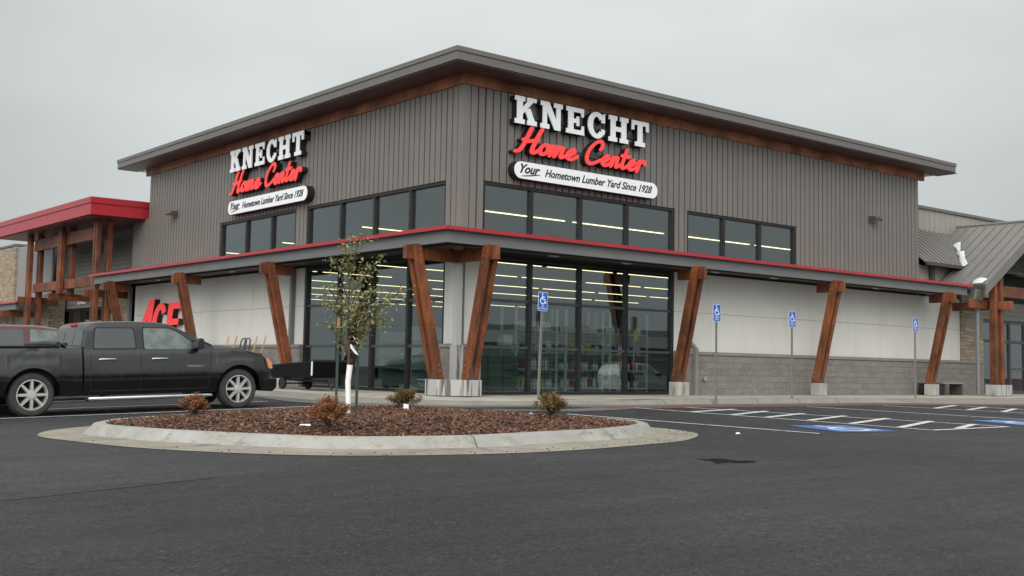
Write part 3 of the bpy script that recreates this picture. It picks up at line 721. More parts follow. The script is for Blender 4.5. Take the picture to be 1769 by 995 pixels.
# lower walls
gl = (0.62, 8.2)
for W, L_, P0, seams in ((Rw, 26.6, 24.92, (13.75, 19.32)), (Lw, 24.0, 22.3, (11.7, 17.2))):
    m_ = MB()
    for r in rects(0.0 if W is Rw else 0.2, P0+1.0, 0, CAN, [(gl[0], gl[1], -1, SOF-0.02)]): wbox(m_, W, r[0], r[1], -0.2, -0.01, r[2], r[3])
    m_.build('lower_wall', M['store_dark'], store)
    m_ = MB(); xs = [8.2] + list(seams) + [P0]
    for a, c_ in zip(xs, xs[1:]):
        for z0, z1 in ((HB+0.004, 2.55), (2.558, SOF)):
            wbox(m_, W, a+0.006, c_-0.006, 0.0, 0.06, z0, z1)
    m_.build('wall_panel', M['panel'], store, bevel=0.004); m_ = MB()
    if W is Rw: wbox(m_, W, -0.06, 0.62, 0.0, 0.06, HB+0.004, SOF)
    else: wbox(m_, W, 0.002, 0.62, 0.0, 0.06, HB+0.004, SOF)
    m_.build('wall_panel', M['panel'], store, bevel=0.004)
    m_ = MB(); wbox(m_, W, 8.2, P0+1.65, 0.0, 0.16, 0, HB-0.1)
    if W is Rw: wbox(m_, W, -0.16, 0.62, 0.0, 0.16, 0, HB-0.1)
    else: wbox(m_, W, 0.002, 0.62, 0.0, 0.16, 0, HB-0.1)
    m_.build('block_base', M['block'], store)
    m_ = MB(); wbox(m_, W, 8.19, P0+1.66, 0.0, 0.20, HB-0.1, HB)
    if W is Rw: wbox(m_, W, -0.20, 0.63, 0.0, 0.20, HB-0.1, HB)
    else: wbox(m_, W, 0.002, 0.63, 0.0, 0.20, HB-0.1, HB)
    m_.build('block_cap', M['cap'], store, bevel=0.01)
m_ = MB(); wbox(m_, Rw, 24.93, 26.6, 0.0, 0.14, HB, 4.05); m_.build('stone_panel', M['stone'], store)
m_ = MB(); m_.box((-0.12, -0.12, HB), (0.06, 0.06, SOF)); m_.build('corner_post', M['canopy_grey'], store)

# storefront and clerestory glazing
def glazing(W, s0, s1, z0, z1, mulls, rails, d=-0.05, thin=False):
    m_ = MB(); fw = 0.10
    wbox(m_, W, s0, s0+fw, d-0.06, d+0.09, z0, z1); wbox(m_, W, s1-fw, s1, d-0.06, d+0.09, z0, z1)
    wbox(m_, W, s0+fw, s1-fw, d-0.06, d+0.088, z1-0.09, z1); wbox(m_, W, s0+fw, s1-fw, d-0.06, d+0.088, z0, z0+0.09)
    for q in mulls: wbox(m_, W, q-0.055, q+0.055, d-0.055, d+0.085, z0+0.09, z1-0.09)
    fr = m_.build('window_frame', M['frame_black'], store, bevel=0.004)
    if rails:
        m_ = MB(); xs = [s0+fw] + [v for q in mulls for v in (q-0.055, q+0.055)] + [s1-fw]
        for z in rails:
            m_ = MB()
            for a, c_ in zip(xs[::2], xs[1::2]): wbox(m_, W, a-0.004, c_+0.004, d-0.03, d+0.06, z-0.035, z+0.035)
            m_.build('rail', M['frame_grey'], fr)
    xs = [s0+fw*0.5] + mulls + [s1-fw*0.5]; zs = [z0+0.04] + list(rails) + [z1-0.04]
    for a, c_ in zip(xs, xs[1:]):
        m_ = MB()
        for e0, e1 in zip(zs, zs[1:]): wbox(m_, W, a+0.02, c_-0.02, d-0.006, d+0.006, e0+0.01, e1-0.01)
        m_.build('pane', M['store_glass'], fr)
for W in (Rw, Lw):
    glazing(W, 0.62, 8.2, 0.0, SOF-0.02, [2.42, 4.29, 6.17], [1.284, 2.555])
    glazing(W, 0.64, 8.2, CAN-0.05, 5.75, [2.40, 4.27, 6.16], [])
glazing(Rw, 8.74, 14.32, CAN-0.05, 5.75, [10.56, 12.40], [])
glazing(Lw, 8.90, 14.5, CAN-0.05, 5.75, [10.62, 12.50], [])

# canopy
c1 = 1.86; CRX, CLY = 22.7, 22.7
m_ = MB()   # red sloping roof with upstand lip
zt0, zt1 = 4.43, 4.13
def cpt(s, d, z, W): return W(s, d, z)
out_r = [(-c1, -c1), (CRX, -c1), (CRX, 0.0), (0.0, 0.0), (0.0, CLY), (-c1, CLY)]
m_.hexa([(-c1, -c1, 4.07), (CRX, -c1, 4.07), (CRX, -0.046, 4.30), (-0.046, -0.046, 4.30)], [(-c1, -c1, 4.16), (CRX, -c1, 4.16), (CRX, -0.046, 4.40), (-0.046, -0.046, 4.40)])
m_.hexa([(-c1, -c1, 4.07), (-0.046, -0.046, 4.30), (-0.046, CLY, 4.30), (-c1, CLY, 4.07)], [(-c1, -c1, 4.16), (-0.046, -0.046, 4.40), (-0.046, CLY, 4.40), (-c1, CLY, 4.16)])
m_.build('canopy_roof', M['red_metal'], store)
m_ = MB(); q = 1.70
m_.box((-q, -q, 3.775), (CRX-0.15, -q+0.12, 4.10)); m_.box((-q, -q+0.12, 3.775), (-q+0.12, CLY-0.15, 4.10))
m_.build('canopy_beam', M['canopy_grey'], store)
m_ = MB()
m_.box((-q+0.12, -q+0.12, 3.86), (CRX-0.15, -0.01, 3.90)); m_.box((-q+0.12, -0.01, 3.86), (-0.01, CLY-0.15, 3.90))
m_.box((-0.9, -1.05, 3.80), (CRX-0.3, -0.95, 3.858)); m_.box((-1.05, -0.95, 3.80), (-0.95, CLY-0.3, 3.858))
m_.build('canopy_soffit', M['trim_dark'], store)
lt = empty('canopy_light', (2.6, -0.75, 3.80), 0, 'small flush fitting under the dark canopy soffit', 'light fitting', 'light fittings under the canopy soffit')
m_ = MB(); m_.box((-0.17, -0.05, 0), (0.17, 0.05, 0.05)); m_.build('housing', M['alu'], lt, bevel=0.01)
m_ = MB(); m_.box((-0.15, -0.035, -0.012), (0.15, 0.035, -0.002)); m_.build('lens', M['goods_white'], lt)
for x in (5.4, 9.3, 12.2, 15.5, 18.0): copy_tree(lt).location = (x, -0.75, 3.80)
for y in (2.6, 5.4, 9.4, 12.0, 15.5, 18.3):
    c_ = copy_tree(lt); c_.location = (-0.75, y, 3.80); c_.rotation_euler = (0, 0, PI/2)

# timber columns on concrete piers
def column(W, s, corner=False):
    zb, zt = 0.41, 3.80
    pb, pt = 0.98, 1.78        # distance of post axis from the wall at foot and head
    root = None
    m_ = MB()
    for o_ in (-0.128, 0.128):
        a, c_ = s+o_-0.062, s+o_+0.062
        m_.hexa([W(a, pb-0.11, zb), W(c_, pb-0.11, zb), W(c_, pb+0.12, zb), W(a, pb+0.12, zb)], [W(a, pt-0.12, zt), W(c_, pt-0.12, zt), W(c_, pt+0.13, zt), W(a, pt+0.13, zt)])
    root = m_.build('timber_column', M['timber'], store, bevel=0.012)
    m_ = MB(); m_.m = None; wbox(m_, W, s-0.064, s+0.064, 1.0 if not corner else 0.42, 2.06, 3.42, 3.745); m_.build('bracket_beam', M['timber'], root, bevel=0.012)
    m_ = MB()
    zc = (0.62, 0.78); 
    for z in zc + (3.35, 3.52, 3.66):
        t = (z-zb)/(zt-zb); d = pb+(pt-pb)*t
        for o_ in (-0.128, 0.128):
            # bolt heads on the side cheek of the timber
            p = W(s+o_-0.062, d-0.02, z); p2 = W(s+o_-0.075, d-0.02, z); m_.tube([p, p2], 0.016, 8)
    m_.build('bolt', M['bolt_tan'], root)
    m_ = MB(); wbox(m_, W, s-0.06, s+0.06, pb-0.12, pb+0.12, zb-0.005, zb+0.35); m_.build('knife_plate', M['trim_dark'], root)
    if not corner:
        m_ = MB(); wbox(m_, W, s-(0.24 if s < 8 else 0.20), s+(0.24 if s < 8 else 0.20), 0.86, 1.24, 0.0, zb); m_.build('pier', M['concrete'], root, bevel=0.015)
    return root
for s in (7.36, 14.2, 21.12): column(Rw, s)
for s in (7.36, 13.9, 20.5): column(Lw, s)
ca = column(Rw, -0.38, True); column(Lw, -0.38, True)
# concrete pier under the corner pair, streaked dark by run-off
mm_ = mat('pier_stained', (0.36, 0.35, 0.33), 0.8, bump=0.2, bscale=60)
nt = mm_.node_tree; bb = nt.nodes['Principled BSDF']; tcn = N(nt, 'ShaderNodeTexCoord'); mpn = N(nt, 'ShaderNodeMapping'); nt.links.new(tcn.outputs['Object'], mpn.inputs[0]); mpn.inputs['Scale'].default_value = (5, 5, 0.35)
nn_ = N(nt, 'ShaderNodeTexNoise', Scale=1.6, Detail=4.0); nt.links.new(mpn.outputs[0], nn_.inputs['Vector'])
rp = N(nt, 'ShaderNodeValToRGB'); nt.links.new(nn_.outputs['Fac'], rp.inputs[0]); rp.color_ramp.elements[0].position = 0.52; rp.color_ramp.elements[0].color = (0.37, 0.36, 0.35, 1); rp.color_ramp.elements[1].position = 0.58; rp.color_ramp.elements[1].color = (0.11, 0.105, 0.10, 1)
nt.links.new(rp.outputs[0], bb.inputs['Base Color'])
m_ = MB(); m_.prism([(-1.12, -0.08), (-1.12, -0.60), (-0.60, -1.12), (-0.08, -1.12), (-0.08, -0.08)], 0.0, 0.41, lambda x, y, z: Vector((x, y, z))); m_.build('corner_pier', M['pier_stained'], store, bevel=0.015)
m_ = MB(); m_.box((-0.42, -0.42, 0.41), (-0.17, -0.17, 1.30)); m_.build('corner_stub', M['pier_stained'], store)
m_ = MB(); m_.box((-0.38, -0.38, 1.30), (-0.21, -0.21, 3.86)); m_.build('corner_standard', M['standard_grey'], store)
# downpipes
m_ = MB(); m_.box((8.92, -0.30, 0.0), (9.06, -0.17, 1.42)); m_.hexa([(8.92, -.30, 1.42), (9.06, -.30, 1.42), (9.06, -.17, 1.42), (8.92, -.17, 1.42)], [(8.62, -.17, 1.78), (8.76, -.17, 1.78), (8.76, -.065, 1.78), (8.62, -.065, 1.78)]); m_.build('downpipe', M['cap'], store)
for y in (8.75, 22.55): m_ = MB(); m_.box((-0.20, y, 0), (-0.07, y+0.15, 3.78)); m_.build('downpipe', M['canopy_grey'], store)
m_ = MB(); m_.lathe([(0.0, 0.0), (0.07, 0.0), (0.08, 0.05), (0.04, 0.09), (0, 0.09)], (9.45, -0.25, 0.50), 'y', 14); m_.build('wall_vent', M['alu'], store)

# interior
hall = empty('store_interior', (0, 0, 0), 0, 'dark sales floor and ceiling seen through the tall storefront glass', 'interior')
m_ = MB(); m_.box((0.21, 0.21, 0.0), (60, 52, 0.02)); m_.build('sales_floor', M['store_floor'], hall)
m_ = MB(); m_.box((0.21, 0.21, 6.6), (21.8, 21.0, 6.65)); m_.box((21.8, 2.2, 6.6), (60, 52, 6.65)); m_.box((0.95, 21.0, 6.6), (21.8, 52, 6.65)); m_.build('ceiling', M['store_dark'], hall)
m_ = MB(); m_.box((59.8, 0.3, 0.02), (60, 52, 6.6)); m_.box((0.3, 51.8, 0.02), (59.8, 52, 6.6)); m_.box((0.95, 33.0, 0.02), (1.0, 51.8, 6.6)); m_.box((0.95, 21.0, 3.2), (1.0, 33.0, 6.6)); m_.box((21.8, 2.12, 5.2), (59.8, 2.2, 6.6)); m_.build('inner_wall', M['store_dark'], hall)
mx_ = MB(); mx_.m = None
# ceiling strip lights: rows run parallel to the right-hand wall
sl = empty('strip_light', (0, 0, 5.2), 0, 'thin lit fluorescent tube row hung from the dark store ceiling', 'ceiling light', 'fluorescent strip rows in the store')
m_ = MB(); m_.box((-2.0, -0.03, -0.022), (2.0, 0.03, 0.0)); m_.build('tube', M['strip_light'], sl)
m_ = MB(); m_.box((-2.05, -0.06, 0.002), (2.05, 0.06, 0.06)); m_.build('batten', M['galv'], sl)
first = True; rowsy = [1.5, 7.5, 14.0, 19.5, 25, 30.5, 36, 41.5, 47]
for j, y in enumerate(rowsy):
    for i in range(8):
        x = 3.0 + i*4.35 + (0.6*(j % 3)) + (1.2 if i > 2 and j > 3 else 0)
        if j == 0 and i > 3: continue
        o = sl if first else copy_tree(sl)
        first = False
        o.location = (x, y, 5.2)
# display racks behind the right-hand storefront
def rack(x0, x1, y0, y1, h, lv, label):
    r = empty('display_rack', ((x0+x1)/2, (y0+y1)/2, 0.02), 0, label, 'shelving', 'steel display racks behind the storefront')
    hx, hy = (x1-x0)/2, (y1-y0)/2
    m_ = MB()
    for x in (-hx, hx-0.06):
        for y in (-hy, hy-0.06): m_.box((x, y, 0), (x+0.06, y+0.06, h))
    m_.build('upright', M['shelf_metal'], r)
    for z in lv:
        m_ = MB(); m_.box((-hx+0.06, -hy, z), (hx-0.06, hy, z+0.05)); m_.build('shelf', M['shelf_metal'], r)
    m_ = MB(); k = -hx+0.1
    while k < hx-0.1: m_.box((k, -hy-0.015, 0.05), (k+0.008, -hy-0.007, h)); k += 0.11
    k = 0.1
    while k < h: m_.box((-hx+0.06, -hy-0.024, k), (hx-0.06, -hy-0.016, k+0.008)); k += 0.11
    m_.build('wire_panel', M['steel_dark'], r)
    return r
rack(2.55, 4.15, 0.75, 1.45, 2.45, (0.12, 0.65, 1.15, 1.75), 'first display rack from the building corner, with white bottles on its upper shelf')
rack(4.45, 6.0, 0.75, 1.45, 2.45, (0.12, 0.65, 1.15, 1.75), 'middle display rack behind the right glass, with a long white carton on its shelf')
rack(6.25, 7.9, 0.75, 1.45, 2.45, (0.12, 0.65, 1.15, 1.75), 'display rack nearest the right end of the storefront, with a yellow tag')
def bottle_proto():
    r = empty('bottle', (0, 0, 0), 0, 'white plastic bottle in the row on the upper shelf behind glass', 'bottle', 'bottles on the rack shelf')
    m_ = MB(); m_.lathe([(0, 0), (0.07, 0), (0.075, 0.02), (0.075, 0.20), (0.03, 0.27), (0, 0.27)], (0, 0, 0), 'z', 12); m_.build('bottle_body', M['goods_white'], r, smooth=40)
    m_ = MB(); m_.lathe([(0.032, 0.271), (0.032, 0.32), (0, 0.32)], (0, 0, 0), 'z', 10); m_.build('cap', M['sign_blue'], r)
    return r
bp_ = bottle_proto(); i = 0
for x in [2.75+0.17*k for k in range(8)]:
    o = bp_ if i == 0 else copy_tree(bp_); o.location = (x, 0.95+0.02*(i % 3), 1.82); i += 1
def goods(name, m, loc, size, label, cat, group=None):
    x, y, z = size; mb = MB(); mb.box((-x/2, -y/2, 0), (x/2, y/2, z)); mb.box((-x/2-.004, -y/2-.004, z*0.45), (x/2+.004, y/2+.004, z*0.55))
    o = mb.build(name, M[m], bevel=0.01); o.location = loc; return tag(o, label, cat, group)
goods('carton', 'goods_white', (5.2, 1.0, 1.82), (1.25, 0.3, 0.16), 'long white carton on the upper shelf of the middle rack', 'carton')
goods('carton', 'goods_box', (7.1, 1.0, 1.82), (0.45, 0.3, 0.25), 'brown carton on the upper shelf of the rack nearest the right end', 'carton')
goods('price_tag', 'goods_yellow', (7.35, 0.72, 1.62), (0.16, 0.01, 0.34), 'yellow tag hanging on the wire of the right rack', 'tag')
goods('carton', 'goods_white', (2.2, 0.8, 1.35), (0.3, 0.3, 0.3), 'small pale box standing on top of the green bag stack', 'carton')
R5 = random.Random(5); pk = None
for x0 in (2.7, 4.6, 6.4):
    for z in (0.19, 0.72, 1.22, 1.82):
        for k in range(6):
            if z == 1.82 and x0 < 6: continue
            mb = MB(); 
            if pk is None:
                mb.box((-0.09, -0.1, 0), (0.09, 0.1, 0.24)); mb.box((-0.094, -0.104, 0.08), (0.094, 0.104, 0.17)); pk = mb.build('packet', M['goods_white'], bevel=0.008); o = pk
                tag(o, 'small boxed item among the stock on the display racks', 'packet', 'boxed stock on the display racks')
            else: o = pk.copy(); COL.objects.link(o)
            if k % 3 == 1: o.data = o.data.copy(); o.data.materials[0] = M[R5.choice(['goods_box', 'goods_green', 'sign_blue', 'red_plastic', 'goods_yellow'])]
            o.location = (x0+0.06+k*0.235, 1.0+R5.uniform(-.05, .1), z+0.002); o.scale = (R5.uniform(.7, 1.15), 1, R5.uniform(.7, 1.3))
m0 = None
for i in range(3):
    for j in range(5):
        mb = MB(); mb.box((-0.25, -0.18, 0), (0.25, 0.18, 0.20)); 
        if m0 is None:
            o = mb.build('bag', M['goods_green'], bevel=0.05); m0 = o; tag(o, 'plump green printed bag in the stack behind the right glass', 'bag', 'green bags stacked behind the glass')
        else: o = m0.copy(); COL.objects.link(o)
        o.location = (1.25+0.56*i, 0.85, 0.02+0.21*j)
for n_, (x, y, l) in enumerate([(1.5, 4.5, 12), (8, 5.0, 14), (4, 10, 16)]):
    m_ = MB(); m_.box((-l/2, -0.5, 0), (l/2, 0.5, 0.15)); m_.box((-l/2, -0.04, 0.15), (l/2, 0.04, 1.9))
    for z in (0.6, 1.05, 1.5): m_.box((-l/2, -0.48, z), (l/2, -0.04, z+0.03)); m_.box((-l/2, 0.04, z), (l/2, 0.48, z+0.03))
    o = m_.build('gondola_shelf', M['shelf_metal']); o.location = (x+l/2, y, 0.02)
    tag(o, ('short', 'longer', 'farthest')[n_] + ' dim gondola shelf standing deeper inside the store', 'shelving')

# ------------------------------------------------------------------ lettering
def wallmap(W, s0, sgn, z0, base):
    return lambda x, y, d: W(s0+sgn*x, base+d, z0+y)
SLAB = {
 'K': (1.02, [[(.10,0),(.36,0),(.36,1),(.10,1)], [(0,0),(.46,0),(.46,.17),(0,.17)], [(0,.83),(.46,.83),(.46,1),(0,1)], [(.36,.36),(.36,.62),(.66,.93),(.92,.93)], [(.46,.52),(.70,.62),(.97,.08),(.68,.08)], [(.56,.85),(1.0,.85),(1.0,1),(.56,1)], [(.58,0),(1.02,0),(1.02,.17),(.58,.17)]]),
 'N': (1.06, [[(.10,0),(.30,0),(.30,1),(.10,1)], [(0,0),(.42,0),(.42,.17),(0,.17)], [(0,.83),(.36,.83),(.36,1),(0,1)], [(.10,1),(.40,1),(.96,0),(.68,0)], [(.76,0),(.96,0),(.96,1),(.76,1)], [(.64,.83),(1.06,.83),(1.06,1),(.64,1)]]),
 'E': (0.90, [[(.10,0),(.36,0),(.36,1),(.10,1)], [(0,0),(.88,0),(.88,.17),(0,.17)], [(0,.83),(.86,.83),(.86,1),(0,1)], [(.36,.42),(.58,.42),(.58,.58),(.36,.58)], [(.52,.32),(.64,.32),(.64,.68),(.52,.68)], [(.74,0),(.90,0),(.88,.34),(.78,.34)], [(.72,1),(.88,1),(.86,.68),(.76,.68)]]),
 'H': (1.04, [[(.10,0),(.36,0),(.36,1),(.10,1)], [(.68,0),(.94,0),(.94,1),(.68,1)], [(0,0),(.44,0),(.44,.17),(0,.17)], [(0,.83),(.44,.83),(.44,1),(0,1)], [(.60,0),(1.04,0),(1.04,.17),(.60,.17)], [(.60,.83),(1.04,.83),(1.04,1),(.60,1)], [(.36,.41),(.68,.41),(.68,.59),(.36,.59)]]),
 'T': (0.94, [[(.34,0),(.60,0),(.60,1),(.34,1)], [(0,.83),(.94,.83),(.94,1),(0,1)], [(.20,0),(.74,0),(.74,.17),(.20,.17)], [(0,1),(.15,1),(.13,.62),(0,.62)], [(.94,1),(.79,1),(.81,.62),(.94,.62)]]),
}
def arc_pts(cx, cy, rx, ry, a0, a1, n): return [(cx+rx*math.cos(math.radians(a0+(a1-a0)*k/n)), cy+ry*math.sin(math.radians(a0+(a1-a0)*k/n))) for k in range(n+1)]
def slab_word(word, fn, H, total, d0, d1, face, ret, parent):
    wsum = sum((SLAB[c_][0] if c_ in SLAB else 0.90) for c_ in word); gap = (total/H - wsum*1.0)/(len(word)-1)
    sc = 1.0
    if gap < 0.07: sc = (total/H - 0.07*(len(word)-1))/wsum; gap = 0.07
    x = 0
    for ch in word:
        f_ = MB(); r_ = MB(); g = (lambda X: (lambda a, c_, d: fn((X+a*sc)*H, c_*H, d)))(x)
        if ch in SLAB: polys = SLAB[ch][1]; wd = SLAB[ch][0]
        else:
            wd = 0.90; o_ = arc_pts(.46, .5, .46, .51, 38, 322, 24); i_ = arc_pts(.46, .5, .20, .33, 38, 322, 24)
            polys = [[o_[k], o_[k+1], i_[k+1], i_[k]] for k in range(24)] + [[(.70,.62),(.88,.62),(.88,1),(.74,.93)], [(.70,.38),(.88,.36),(.86,.2),(.72,.1)]]
        for k, p in enumerate(polys):
            curved = ch == 'C' and k < 24
            e = 0 if curved else 0.0012*(k % 7+1)
            f_.prism(p, d1-0.03, d1+e, g); r_.prism([(a*1.0, c_*1.0) for a, c_ in p], d0, d1-0.031-e*0.5, g)
        f_.build('letter', face, parent); r_.build('letter_return', ret, parent)
        x += wd*sc+gap
SCRIPT = {
 'H': (0.80, [[(-.12,-.04),(.02,.02),(.10,.3),(.14,.7),(.17,1.02)], [(.60,1.04),(.54,.7),(.50,.3),(.52,.05),(.62,.0),(.76,.14)], [(.02,.50),(.2,.44),(.38,.50),(.60,.56)]]),
 'o': (0.42, [[(.30,.40),(.12,.42),(.02,.24),(.08,.04),(.24,.02),(.34,.2),(.26,.40),(.34,.34),(.46,.34)]]),
 'm': (0.74, [[(.0,.30),(.06,.44),(.08,.2),(.06,.0)], [(.08,.20),(.18,.42),(.28,.38),(.28,.2),(.26,.0)], [(.28,.20),(.38,.42),(.50,.38),(.50,.12),(.56,.0),(.72,.12)]]),
 'e': (0.46, [[(.0,.14),(.16,.18),(.28,.32),(.18,.44),(.04,.30),(.04,.10),(.16,.0),(.30,.02),(.46,.16)]]),
 'C': (0.86, [[(.62,.66),(.66,.86),(.50,1.02),(.26,.90),(.06,.55),(.06,.18),(.24,-.03),(.50,.02),(.78,.20)]]),
 'n': (0.54, [[(.0,.30),(.06,.44),(.08,.2),(.06,.0)], [(.08,.20),(.18,.42),(.30,.38),(.30,.12),(.36,.0),(.52,.14)]]),
 't': (0.40, [[(.10,.86),(.08,.4),(.08,.10),(.18,.0),(.38,.16)], [(-.06,.56),(.12,.54),(.34,.58)]]),
 'r': (0.44, [[(.0,.24),(.07,.48),(.10,.2),(.08,-.04)], [(.10,.26),(.18,.42),(.32,.46),(.40,.34)]]),
}
def script_word(word, fn, H, total, d0, d1, face, ret, parent, wd=0.165):
    ws = sum(SCRIPT[c_][0] for c_ in word); sc = total/H/ws; x = 0
    for ch in word:
        f_ = MB(); r_ = MB()
        def g(a, c_, d, X=x): return fn((X+a)*sc*H + c_*H*0.34*sc, c_*H, d)
        for k, st in enumerate(SCRIPT[ch][1]):
            e = 0.003*k
            ribbon(f_, st, wd, d1-0.03, d1+e, g, n=5, tilt=0.004); ribbon(r_, st, wd, d0, d1-0.034-e, g, n=5)
        f_.build('letter', face, parent); r_.build('letter_return', ret, parent)
        x += SCRIPT[ch][0]
def text_mesh(txt, fn, w_, h_, d0, d1, mt, parent, name='lettering', shear=0.0, sx=1.0, offset_=0.0):
    cu_ = bpy.data.curves.new(name, 'FONT'); cu_.body = txt; cu_.shear = shear; cu_.extrude = 0.5; cu_.resolution_u = 3; cu_.offset = offset_; cu_.space_character = sx
    t = bpy.data.objects.new(name, cu_); COL.objects.link(t)
    dg = bpy.context.evaluated_depsgraph_get(); me = bpy.data.meshes.new_from_object(t.evaluated_get(dg))
    bpy.data.objects.remove(t)
    xs = [v.co.x for v in me.vertices]; ys = [v.co.y for v in me.vertices]
    x0, x1, y0, y1 = min(xs), max(xs), min(ys), max(ys)
    for v in me.vertices:
        a = (v.co.x-x0)/(x1-x0)*w_; c_ = (v.co.y-y0)/(y1-y0)*h_; d = d0+(v.co.z+0.5)*(d1-d0)
        v.co = fn(a, c_, d)
    bm = bmesh.new(); bm.from_mesh(me); bmesh.ops.remove_doubles(bm, verts=bm.verts, dist=1e-6); bmesh.ops.recalc_face_normals(bm, faces=bm.faces); bm.to_mesh(me); bm.free()
    me.materials.clear(); me.materials.append(mt)
    o = bpy.data.objects.new(name, me); COL.objects.link(o); o.parent = parent; return o

def store_sign(W, s0, sgn, label):
    r = empty('store_sign', (0, 0, 0), 0, label, 'sign')
    W2, B2, R2 = M['white_sign_lit'], M['black_return'], M['red_sign_lit']
    slab_word('KNECHT', wallmap(W, s0, sgn, 7.415, 0), 0.765, 5.23, 0.09, 0.33, W2, B2, r)
    script_word('Home', wallmap(W, s0+sgn*0.17, sgn, 6.67, 0), 0.66, 2.12, 0.09, 0.32, R2, B2, r)
    script_word('Center', wallmap(W, s0+sgn*2.62, sgn, 6.67, 0), 0.66, 2.42, 0.09, 0.32, R2, B2, r)
    # raceway bars
    m_ = MB()
    for z in (7.65, 6.85):
        a, c_ = (s0+0.3*sgn, s0+4.9*sgn); a, c_ = min(a, c_), max(a, c_)
        wbox(m_, W, a, c_, 0.05, 0.13, z, z+0.13)
    m_.build('raceway', M['trim_dark'], r)
    # tagline panel, a stadium shape
    fn = wallmap(W, s0, sgn, 5.90, 0); L_, Hh = 5.62, 0.47; rr = Hh/2
    st = [(L_-rr+rr*math.cos(a), rr+rr*math.sin(a)) for a in [-PI/2+PI*k/12 for k in range(13)]] + [(rr+rr*math.cos(a), rr+rr*math.sin(a)) for a in [PI/2+PI*k/12 for k in range(13)]]
    m_ = MB(); m_.prism(st, 0.32, 0.345, fn); m_.build('tagline_panel', W2, r)
    st2 = [(L_/2+(x-L_/2)*1.006, rr+(y-rr)*1.05) for x, y in st]
    m_ = MB(); m_.prism(st2, 0.06, 0.335, fn); m_.build('panel_return', B2, r)
    base = lambda dx, dz: (lambda x, y, d: fn(x+dx, y+dz, d))
    text_mesh('Your', base(0.20, 0.15), 0.72, 0.26, 0.345, 0.352, M['sign_ink'], r, 'tagline_word', 0.45, offset_=0.03)
    m_ = MB(); ribbon(m_, [(0.26, 0.07), (0.5, 0.10), (0.92, 0.165)], lambda t: 0.012+0.03*t*(1-t)*4*0.6, 0.345, 0.351, fn); m_.build('underline', M['sign_ink'], r)
    text_mesh('Hometown Lumber Yard Since 1928', base(1.10, 0.135), 4.28, 0.23, 0.345, 0.352, M['sign_ink'], r, 'tagline_word', 0.4, offset_=0.022)
    return r
store_sign(Rw, 1.49, 1, 'white and red lettered sign on the right-hand wall, right of the store corner')
store_sign(Lw, 13.34, -1, 'white and red lettered sign on the left-hand wall, left of the store corner')

# ACE sign: forward-leaning red letters
def ace():
    r = empty('wall_sign', (0, 0, 0), 0, 'red slanted three-letter sign reading ACE on the pale wall behind the pickup', 'sign')
    fn0 = wallmap(Lw, 21.55, -1, 1.50, 0); Hh = 1.55
    def g(x, y, d): return fn0(x*Hh*1.55 + y*0.38, y*Hh, d)
    A = [[(0, 0), (.18, 0), (.62, 1.06), (.44, 1.06)], [(.42, 0), (.60, 0), (.62, 1.06), (.46, 1.06)], [(.17, .22), (.50, .22), (.50, .36), (.22, .36)]]
    o_ = arc_pts(.92, .47, .27, .48, 35, 325, 16); i_ = arc_pts(.92, .47, .11, .32, 35, 325, 16)
    Cc = [[o_[k], o_[k+1], i_[k+1], i_[k]] for k in range(16)]
    Ee = [[(1.24, 0), (1.42, 0), (1.42, .94), (1.24, .94)], [(1.42, 0), (1.74, 0), (1.74, .16), (1.42, .16)], [(1.42, .39), (1.68, .39), (1.68, .54), (1.42, .54)], [(1.42, .78), (1.76, .78), (1.76, .94), (1.42, .94)]]
    for L_ in (A, Cc, Ee):
        f_ = MB(); b_ = MB()
        for k, p in enumerate(L_):
            e = 0.0015*k if L_ is not Cc else 0
            f_.prism(p, 0.28, 0.31+e, g); b_.prism(p, 0.062, 0.278-e, g)
        f_.build('letter', M['red_sign_lit'], r); b_.build('letter_return', M['black_return'], r)
    m_ = MB(); wbox(m_, Lw, 17.2, 17.55, 0.06, 0.12, 2.45, 2.75); m_.build('junction_box', M['panel'], r)
ace()

# wall lamps
def wall_lamp(W, s, z, label):
    r = empty('wall_lamp', W(s, 0.045, z), 0 if W is Rw else -PI/2, label, 'lamp')
    if W is Lw: r.rotation_euler = (0, 0, -PI/2)
    m_ = MB(); pr = [(-0.0, 0.13), (-0.30, 0.09), (-0.38, -0.02), (-0.34, -0.06), (0.0, -0.10)]
    m_.prism(pr, -0.22, 0.22, lambda a, c_, d: Vector((d, a, c_))); m_.build('lamp_housing', M['trim_dark'], r, bevel=0.02)
    m_ = MB(); m_.hexa([(-0.17, -0.33, -0.075), (0.17, -0.33, -0.075), (0.17, -0.04, -0.11), (-0.17, -0.04, -0.11)], [(-0.17, -0.33, -0.066), (0.17, -0.33, -0.066), (0.17, -0.04, -0.101), (-0.17, -0.04, -0.101)]); m_.build('lens', M['lamp_clear'], r)
wall_lamp(Rw, 18.8, 6.42, 'dark wedge-shaped lamp high on the ribbed right-hand wall')
wall_lamp(Lw, 18.5, 6.43, 'dark wedge-shaped lamp high on the ribbed left-hand wall')

